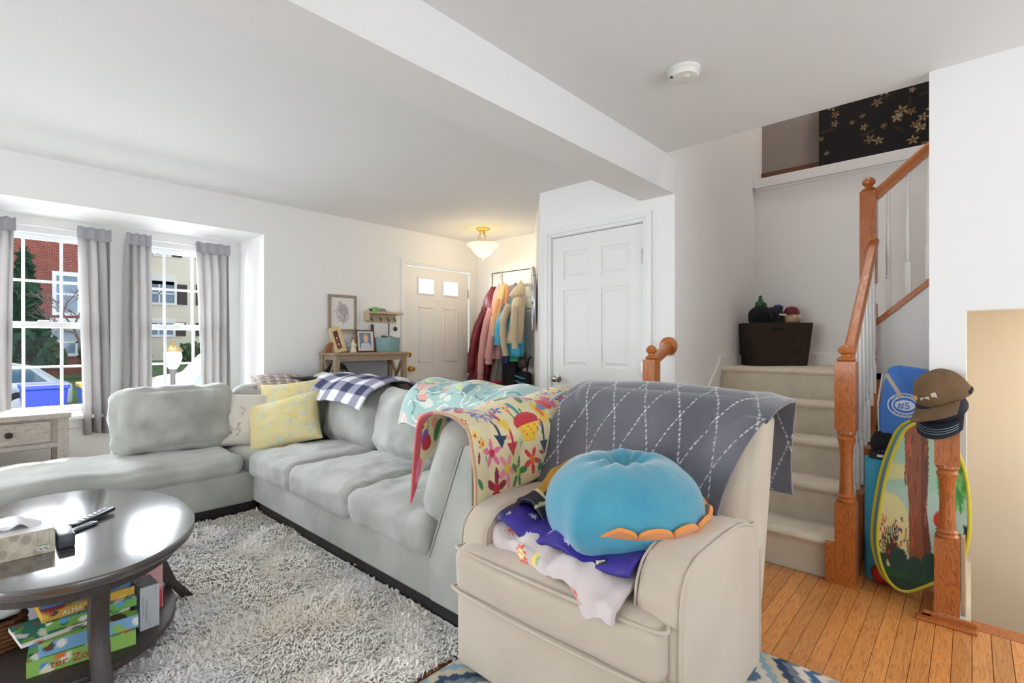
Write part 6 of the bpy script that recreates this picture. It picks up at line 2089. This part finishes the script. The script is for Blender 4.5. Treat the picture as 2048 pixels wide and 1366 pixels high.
KH = M('olive_brown_twill', (120, 94, 64), 0.9, vary=(14, (104, 80, 54)), bump=(160, 0.3))
NVC = M('black_navy_twill', (28, 32, 46), 0.85)
rotA = Matrix.Rotation(R(150), 4, 'Z') @ Matrix.Rotation(R(24), 4, 'Y') @ Matrix.Rotation(R(14), 4, 'X')
c1 = thing('baseball_cap', (2.88, 0.09, 1.0), 'olive brown patched baseball cap on top of the guard post', 'cap', 'caps on the guard post')
mb, m1 = cap_mb((2.885, 0.083, 0.965), rotA, 1.10)
mb.build('crown', KH, c1, smooth=0, thick=0.004)
brim_mb(m1, 1.10).build('brim', KH, c1, smooth=0, thick=0.005)
for (a, z, w, h_, col) in ((0.42, 0.050, 0.010, 0.016, (220, 200, 190)), (0.02, 0.036, 0.020, 0.019, (232, 214, 200)), (-0.50, 0.045, 0.016, 0.017, (226, 190, 120))):
    rr = 0.106 - 0.018 * (z / 0.1)
    q = [m1 @ Vector((math.cos(a + da / 0.1) * rr * 1.03, math.sin(a + da / 0.1) * rr * 0.97, z + dz)) for da, dz in ((-w, -h_), (w * 0.8, -h_ * 0.8), (w, h_), (-w * 0.9, h_ * 0.9))]
    MB()._add([tuple(p) for p in q], [(0, 1, 2, 3)]).build('patch', M('patch_%s' % str(col), col, 0.8), c1, thick=0.004)
stp = [m1 @ Vector((0.098 * math.cos(a), 0.098 * math.sin(a), 0.010)) for a in [R(95) + R(17) * k for k in range(9)]]
MB().tube([tuple(p) for p in stp], 0.007, 6).build('back_strap', NVC, c1, smooth=0)
MB().lathe([(0.007, 0), (0.006, 0.004), (0.001, 0.006)], seg=10, m=m1 @ Matrix.Translation((0, 0, 0.124))).build('button', KH, c1, smooth=0)
rotB = Matrix.Rotation(R(165), 4, 'Z') @ Matrix.Rotation(R(42), 4, 'Y') @ Matrix.Rotation(R(4), 4, 'X')
c2 = thing('baseball_cap', (2.86, 0.10, 0.9), 'black baseball cap with stitched brim under the brown cap', 'cap', 'caps on the guard post')
mb, m2 = cap_mb((2.885, 0.092, 0.925), rotB, 0.98, 0.09)
mb.build('crown', NVC, c2, smooth=0, thick=0.004)
brim_mb(m2, 0.98).build('brim', NVC, c2, smooth=0, thick=0.005)
for t in (0.45, 0.6, 0.75):
    pts = []
    for k in range(17):
        a = lerp(-0.95, 0.95, k / 16)
        r0 = 0.093 * 0.98
        pts.append(tuple(m2 @ Vector((r0 * math.cos(a) * 1.06 + 0.078 * 0.98 * math.cos(a * 0.95) ** 0.55 * t, r0 * math.sin(a) * (1 - 0.04 * t), 0.008 - 0.018 * 0.98 * t - 0.022 * 0.98 * math.sin(a) ** 2 * t))))
    MB().tube(pts, 0.0011, 5).build('stitching', M('pale_thread', (150, 176, 180), 0.7), c2, smooth=0)

# ================================================================ OUTSIDE
GZ = -0.55


def ext_struct(name, mb, mat, **kw):
    return struct(name, mb, mat, **kw)


ext_struct('ground', MB().box((-30, 5.6, GZ - 0.2), (45, 14.5, GZ)), M('asphalt', (168, 168, 172), 0.9, vary=(2, (150, 150, 156))))
lawn = ext_struct('lawn', MB().grid(lambda u, v: (lerp(-30, 45, u), lerp(14.5, 40, v), GZ + 0.12 + 0.9 * min(1, v * 2.2)), 10, 14), M('lawn_green', (104, 128, 84), 0.95, vary=(3, (84, 110, 66))))
ext_struct('sidewalk', MB().box((-30, 13.2, GZ), (45, 14.6, GZ + 0.12)), M('concrete', (206, 204, 200), 0.9))
ext_struct('kerb', MB().box((-30, 13.05, GZ), (45, 13.2, GZ + 0.13)), M('kerb_concrete', (190, 188, 184), 0.9))

BRICK = bpy.data.materials.new('red_brick')
BRICK.use_nodes = True
nt = BRICK.node_tree
bt = nt.nodes.new('ShaderNodeTexBrick')
tc = nt.nodes.new('ShaderNodeTexCoord')
mp = nt.nodes.new('ShaderNodeMapping')
mp.inputs['Rotation'].default_value = (R(90), 0, 0)
nt.links.new(tc.outputs['Object'], mp.inputs[0])
nt.links.new(mp.outputs[0], bt.inputs['Vector'])
bt.inputs['Color1'].default_value = rgb((150, 74, 62))
bt.inputs['Color2'].default_value = rgb((126, 58, 52))
bt.inputs['Mortar'].default_value = rgb((176, 140, 128))
bt.inputs['Scale'].default_value = 4.5
bt.inputs['Mortar Size'].default_value = 0.02
nt.links.new(bt.outputs[0], nt.nodes['Principled BSDF'].inputs['Base Color'])
nt.nodes['Principled BSDF'].inputs['Roughness'].default_value = 0.9
SID = M('cream_siding', (246, 238, 222), 0.8)
_n = SID.node_tree
_w = _n.nodes.new('ShaderNodeTexWave')
_w.bands_direction = 'Z'
_w.wave_profile = 'SAW'
_w.inputs['Scale'].default_value = 1.6
_tc = _n.nodes.new('ShaderNodeTexCoord')
_b = _n.nodes.new('ShaderNodeBump')
_b.inputs['Strength'].default_value = 0.8
_b.inputs['Distance'].default_value = 0.05
_n.links.new(_tc.outputs['Object'], _w.inputs['Vector'])
_n.links.new(_w.outputs['Fac'], _b.inputs['Height'])
_n.links.new(_b.outputs[0], _n.nodes['Principled BSDF'].inputs['Normal'])
DG = M('dark_house_glass', (120, 146, 172), 0.1)
SHUT = M('dark_shutter', (66, 54, 56), 0.6)
OW = M('house_trim_white', (238, 238, 238), 0.5)
YB = 22.0
hb1 = thing('brick_townhouse', (0.5, YB, 0), 'red brick townhouse across the street with white trimmed windows', 'building')
MB().box((-12, YB, GZ), (4.2, YB + 3.5, 6.2)).build('facade', BRICK, hb1)
MB().prism([(-12.4, 6.2), (4.6, 6.2), (4.6, 6.5), (2, 9.5), (-10, 9.5), (-12.4, 6.5)], 'y', YB - 0.3, YB + 3.5).build('roof', M('grey_shingle_roof', (120, 112, 116), 0.9), hb1)


def house_window(x0, x1, z0, z1, y, root, shutters=True):
    f = MB().box((x0 - 0.1, y - 0.08, z0 - 0.1), (x1 + 0.1, y, z0)).box((x0 - 0.1, y - 0.08, z1), (x1 + 0.1, y, z1 + 0.14)).box((x0 - 0.1, y - 0.08, z0), (x0, y, z1)).box((x1, y - 0.08, z0), (x1 + 0.1, y, z1)) \
        .box(((x0 + x1) / 2 - 0.03, y - 0.06, z0), ((x0 + x1) / 2 + 0.03, y, z1)).box((x0, y - 0.06, (z0 + z1) / 2 - 0.03), (x1, y, (z0 + z1) / 2 + 0.03)).build('window', OW, root)
    MB().box((x0, y - 0.03, z0), (x1, y - 0.01, z1)).build('pane', DG, f)
    if shutters:
        for (a, b) in ((x0 - 0.50, x0 - 0.12), (x1 + 0.12, x1 + 0.50)):
            MB().box((a, y - 0.06, z0 - 0.05), (b, y, z1 + 0.05)).build('shutter', SHUT, f)


for (x, z0, z1) in ((1.95, 2.2, 3.4), (1.95, 4.9, 5.9), (-1.2, 2.2, 3.4), (-1.2, 4.9, 5.9), (1.9, 0.85, 1.6)):
    house_window(x - 0.1, x + 1.0, z0, z1, YB, hb1, False)
MB().box((1.2, YB - 0.5, 1.75), (3.6, YB, 2.0)).build('porch_band', OW, hb1)
YS = 26.0
hb2 = thing('siding_townhouse', (7, YS, 0), 'cream siding townhouse across the street with dark shutters', 'building')
MB().box((4.45, YS, GZ), (16, YS + 6, 7.4)).build('facade', SID, hb2)
MB().prism([(4.0, 7.4), (16.4, 7.4), (15, 10), (6, 10)], 'y', YS - 0.3, YS + 6).build('roof', M('grey_shingle_roof', (120, 112, 116), 0.9), hb2)
for (x0, x1, z0, z1) in ((4.95, 6.05, 2.95, 3.75), (5.35, 5.85, 5.05, 5.75), (4.95, 6.0, 1.55, 2.05), (7.4, 8.4, 2.95, 3.8), (7.4, 8.4, 1.55, 2.05), (7.4, 8.4, 5.05, 5.75)):
    house_window(x0, x1, z0, z1, YS, hb2)
MB().box((4.95, YS - 0.08, 3.75), (6.05, YS - 0.02, 4.15)).build('window_header', OW, hb2)


def leafball(mb, c, r, n, size, rng):
    for k in range(n):
        d = rng.normal(size=3)
        d /= np.linalg.norm(d)
        p = np.array(c) + d * np.array(r) * (0.55 + 0.45 * rng.rand())
        a = rng.normal(size=3) * size
        b = rng.normal(size=3) * size
        mb._add([tuple(p - a), tuple(p + b), tuple(p + a), tuple(p - b)], [(0, 1, 2, 3)])


rng = np.random.RandomState(4)
ev = thing('evergreen_tree', (0.95, 19, 0), 'dark green conical evergreen before the brick house', 'tree')
mb = MB()
for k in range(9):
    t = k / 8
    leafball(mb, (0.95, 19, 0.7 + 2.7 * t), (0.75 * (1 - t) + 0.1, 0.75 * (1 - t) + 0.1, 0.35), 130, 0.07, rng)
mb.build('foliage', M('evergreen', (48, 84, 58), 0.9, vary=(4, (34, 64, 46))), ev)
MB().tube([(0.95, 19, GZ + 0.1), (0.95, 19, 2.5)], [0.12, 0.04], 8).build('trunk', M('bark', (92, 74, 62), 0.9), ev)
br = thing('bare_tree', (1.95, 17, 0), 'leafless tree with fine spreading twigs outside the first window', 'tree')
mb = MB()


def branch(p, d, l, r_, lev):
    q = p + d * l
    mb.tube([tuple(p), tuple((p + q) / 2 + Vector(rng.normal(size=3) * l * 0.04)), tuple(q)], [r_, r_ * 0.85, r_ * 0.65], 5)
    if lev == 0:
        return
    for k in range(3 if lev > 1 else 4):
        dd = (d + Vector(rng.normal(size=3) * 0.42)).normalized()
        dd.z = abs(dd.z) * 0.9 + 0.1
        branch(q if k else (p + d * l * 0.75), dd, l * 0.70, r_ * 0.58, lev - 1)


branch(Vector((1.95, 17, GZ + 0.4)), Vector((0.03, 0, 1)), 1.15, 0.075, 5)
mb.build('branches', M('grey_bark', (112, 92, 92), 0.9), br)
for (x0, x1, lab) in ((0.3, 1.75, 'clipped green hedge below the brick house, by the evergreen'), (2.45, 3.9, 'clipped green hedge below the brick house, under the bare tree'), (5.2, 6.9, 'clipped green hedge in front of the siding house')):
    hg = thing('hedge', ((x0 + x1) / 2, 20.5, 0.4), lab, 'hedge')
    mb2 = MB()
    nb = 10
    for k in range(nb):
        leafball(mb2, (lerp(x0, x1, k / (nb - 1)), 20.6, 0.80), (0.24, 0.4, 0.45), 90, 0.06, rng)
    mb2.build('foliage', M('hedge_green', (82, 106, 70), 0.9, vary=(5, (62, 84, 52))), hg)


def bin_(x, y, col, lid, label, s=1.0):
    r = thing('recycling_bin', (x, y, GZ), label, 'bin', 'wheeled bins by the kerb')
    z = GZ + 0.02
    vs = [(x - 0.22 * s, y - 0.26, z), (x + 0.22 * s, y - 0.26, z), (x + 0.22 * s, y + 0.26, z), (x - 0.22 * s, y + 0.26, z), (x - 0.30 * s, y - 0.34, z + 0.92), (x + 0.30 * s, y - 0.34, z + 0.92), (x + 0.30 * s, y + 0.34, z + 0.92), (x - 0.30 * s, y + 0.34, z + 0.92)]
    MB()._add(vs, [(0, 3, 2, 1), (4, 5, 6, 7), (0, 1, 5, 4), (1, 2, 6, 5), (2, 3, 7, 6), (3, 0, 4, 7)]).build('body', col, r, bev=0.03)
    MB().box((x - 0.32 * s, y - 0.38, z + 0.92), (x + 0.32 * s, y + 0.36, z + 1.0)).build('lid', lid, r, bev=0.02)
    for sx in (-1, 1):
        MB().lathe([(0.10, -0.03), (0.10, 0.03)], seg=16, m=Matrix.Translation((x + sx * 0.26 * s, y + 0.28, GZ + 0.10)) @ Matrix.Rotation(R(90), 4, 'Y')).build('wheel', M('rubber', (30, 30, 32), 0.8), r)


BL = M('bin_blue', (44, 70, 190), 0.5)
bin_(0.86, 12.2, BL, M('bin_blue_lid', (52, 80, 200), 0.5), 'dark blue wheeled bin at the kerb beyond the end table', 1.0)
bin_(1.62, 12.0, M('bin_light_blue', (60, 120, 226), 0.5), M('bin_yellow_lid', (226, 196, 60), 0.5), 'brighter blue wheeled bin with yellow lid beside the curtain')


def car(x, y, L, body, label, flip=1, h=1.0):
    r = thing('parked_car', (x, y, GZ), label, 'car', 'cars parked along the street')
    prof = [(0, 0.30), (0.02, 0.62), (0.16, 0.80), (0.27, 0.86), (0.37, 1.34), (0.46, 1.46), (0.72, 1.46), (0.86, 1.30), (0.95, 0.92), (1.0, 0.85), (1.0, 0.32)]
    pts = [(x + (p - 0.5) * L * flip, GZ + 0.04 + q * h) for p, q in prof]
    MB().prism(pts, 'y', y - 0.85, y + 0.85).build('body', body, r, smooth=40, bev=0.06, seg=3)
    gp_ = [(0.30, 0.92), (0.385, 1.30), (0.46, 1.38), (0.56, 1.38), (0.56, 0.92)]
    gp2 = [(0.59, 0.92), (0.59, 1.38), (0.72, 1.38), (0.83, 1.26), (0.90, 0.92)]
    for g in (gp_, gp2):
        MB().prism([(x + (p - 0.5) * L * flip, GZ + 0.04 + q * h) for p, q in g], 'y', y - 0.865, y - 0.84).build('side_window', M('car_glass', (70, 96, 112), 0.1), r)
    for p in (0.19, 0.80):
        MB().lathe([(0.33, -0.10), (0.33, 0.10)], seg=24, m=Matrix.Translation((x + (p - 0.5) * L * flip, y - 0.80, GZ + 0.33)) @ Matrix.Rotation(R(90), 4, 'X')).build('wheel', M('rubber', (30, 30, 32), 0.8), r)
        MB().lathe([(0.20, -0.105), (0.20, 0.105)], seg=20, m=Matrix.Translation((x + (p - 0.5) * L * flip, y - 0.81, GZ + 0.33)) @ Matrix.Rotation(R(90), 4, 'X')).build('hubcap', M('alloy', (180, 182, 186), 0.3, 0.8), r)


car(3.6, 9.6, 4.6, M('pale_aqua_paint', (196, 224, 224), 0.25, coat=0.6), 'pale aqua car parked close behind the lamp post window', h=0.98)
car(4.9, 15.2, 4.4, M('white_car_paint', (234, 236, 238), 0.25, coat=0.6), 'white car parked farther off before the siding house', h=1.05)
car(-0.6, 16.4, 4.4, M('grey_car_paint', (150, 160, 170), 0.25, coat=0.6), 'grey car parked on the far side beyond the bins', h=0.9)

lp = thing('street_lamp', (1.96, 8.45, GZ), 'garden lamp post with round white glass globe outside the bay', 'lamp post')
PX_, PY_ = 1.955, 8.45
MB().lathe([(0.07, 0), (0.07, 0.1), (0.035, 0.16), (0.03, 1.30), (0.05, 1.34), (0.05, 1.38)], (PX_, PY_, GZ), 16).build('post', M('lamp_iron', (90, 86, 84), 0.5), lp, smooth=35)
MB().lathe([(0.05, 0), (0.085, 0.06), (0.115, 0.16), (0.105, 0.24), (0.10, 0.25), (0.001, 0.25)], (PX_, PY_, GZ + 1.38), 22).build('globe', M('frosted_globe', (250, 244, 220), 0.4), lp, smooth=35)
MB().lathe([(0.125, 0), (0.12, 0.02), (0.06, 0.07), (0.02, 0.10), (0.012, 0.15), (0.001, 0.17)], (PX_, PY_, GZ + 1.63), 22).build('cap', M('lamp_bronze', (150, 124, 74), 0.4, 0.6), lp, smooth=35)
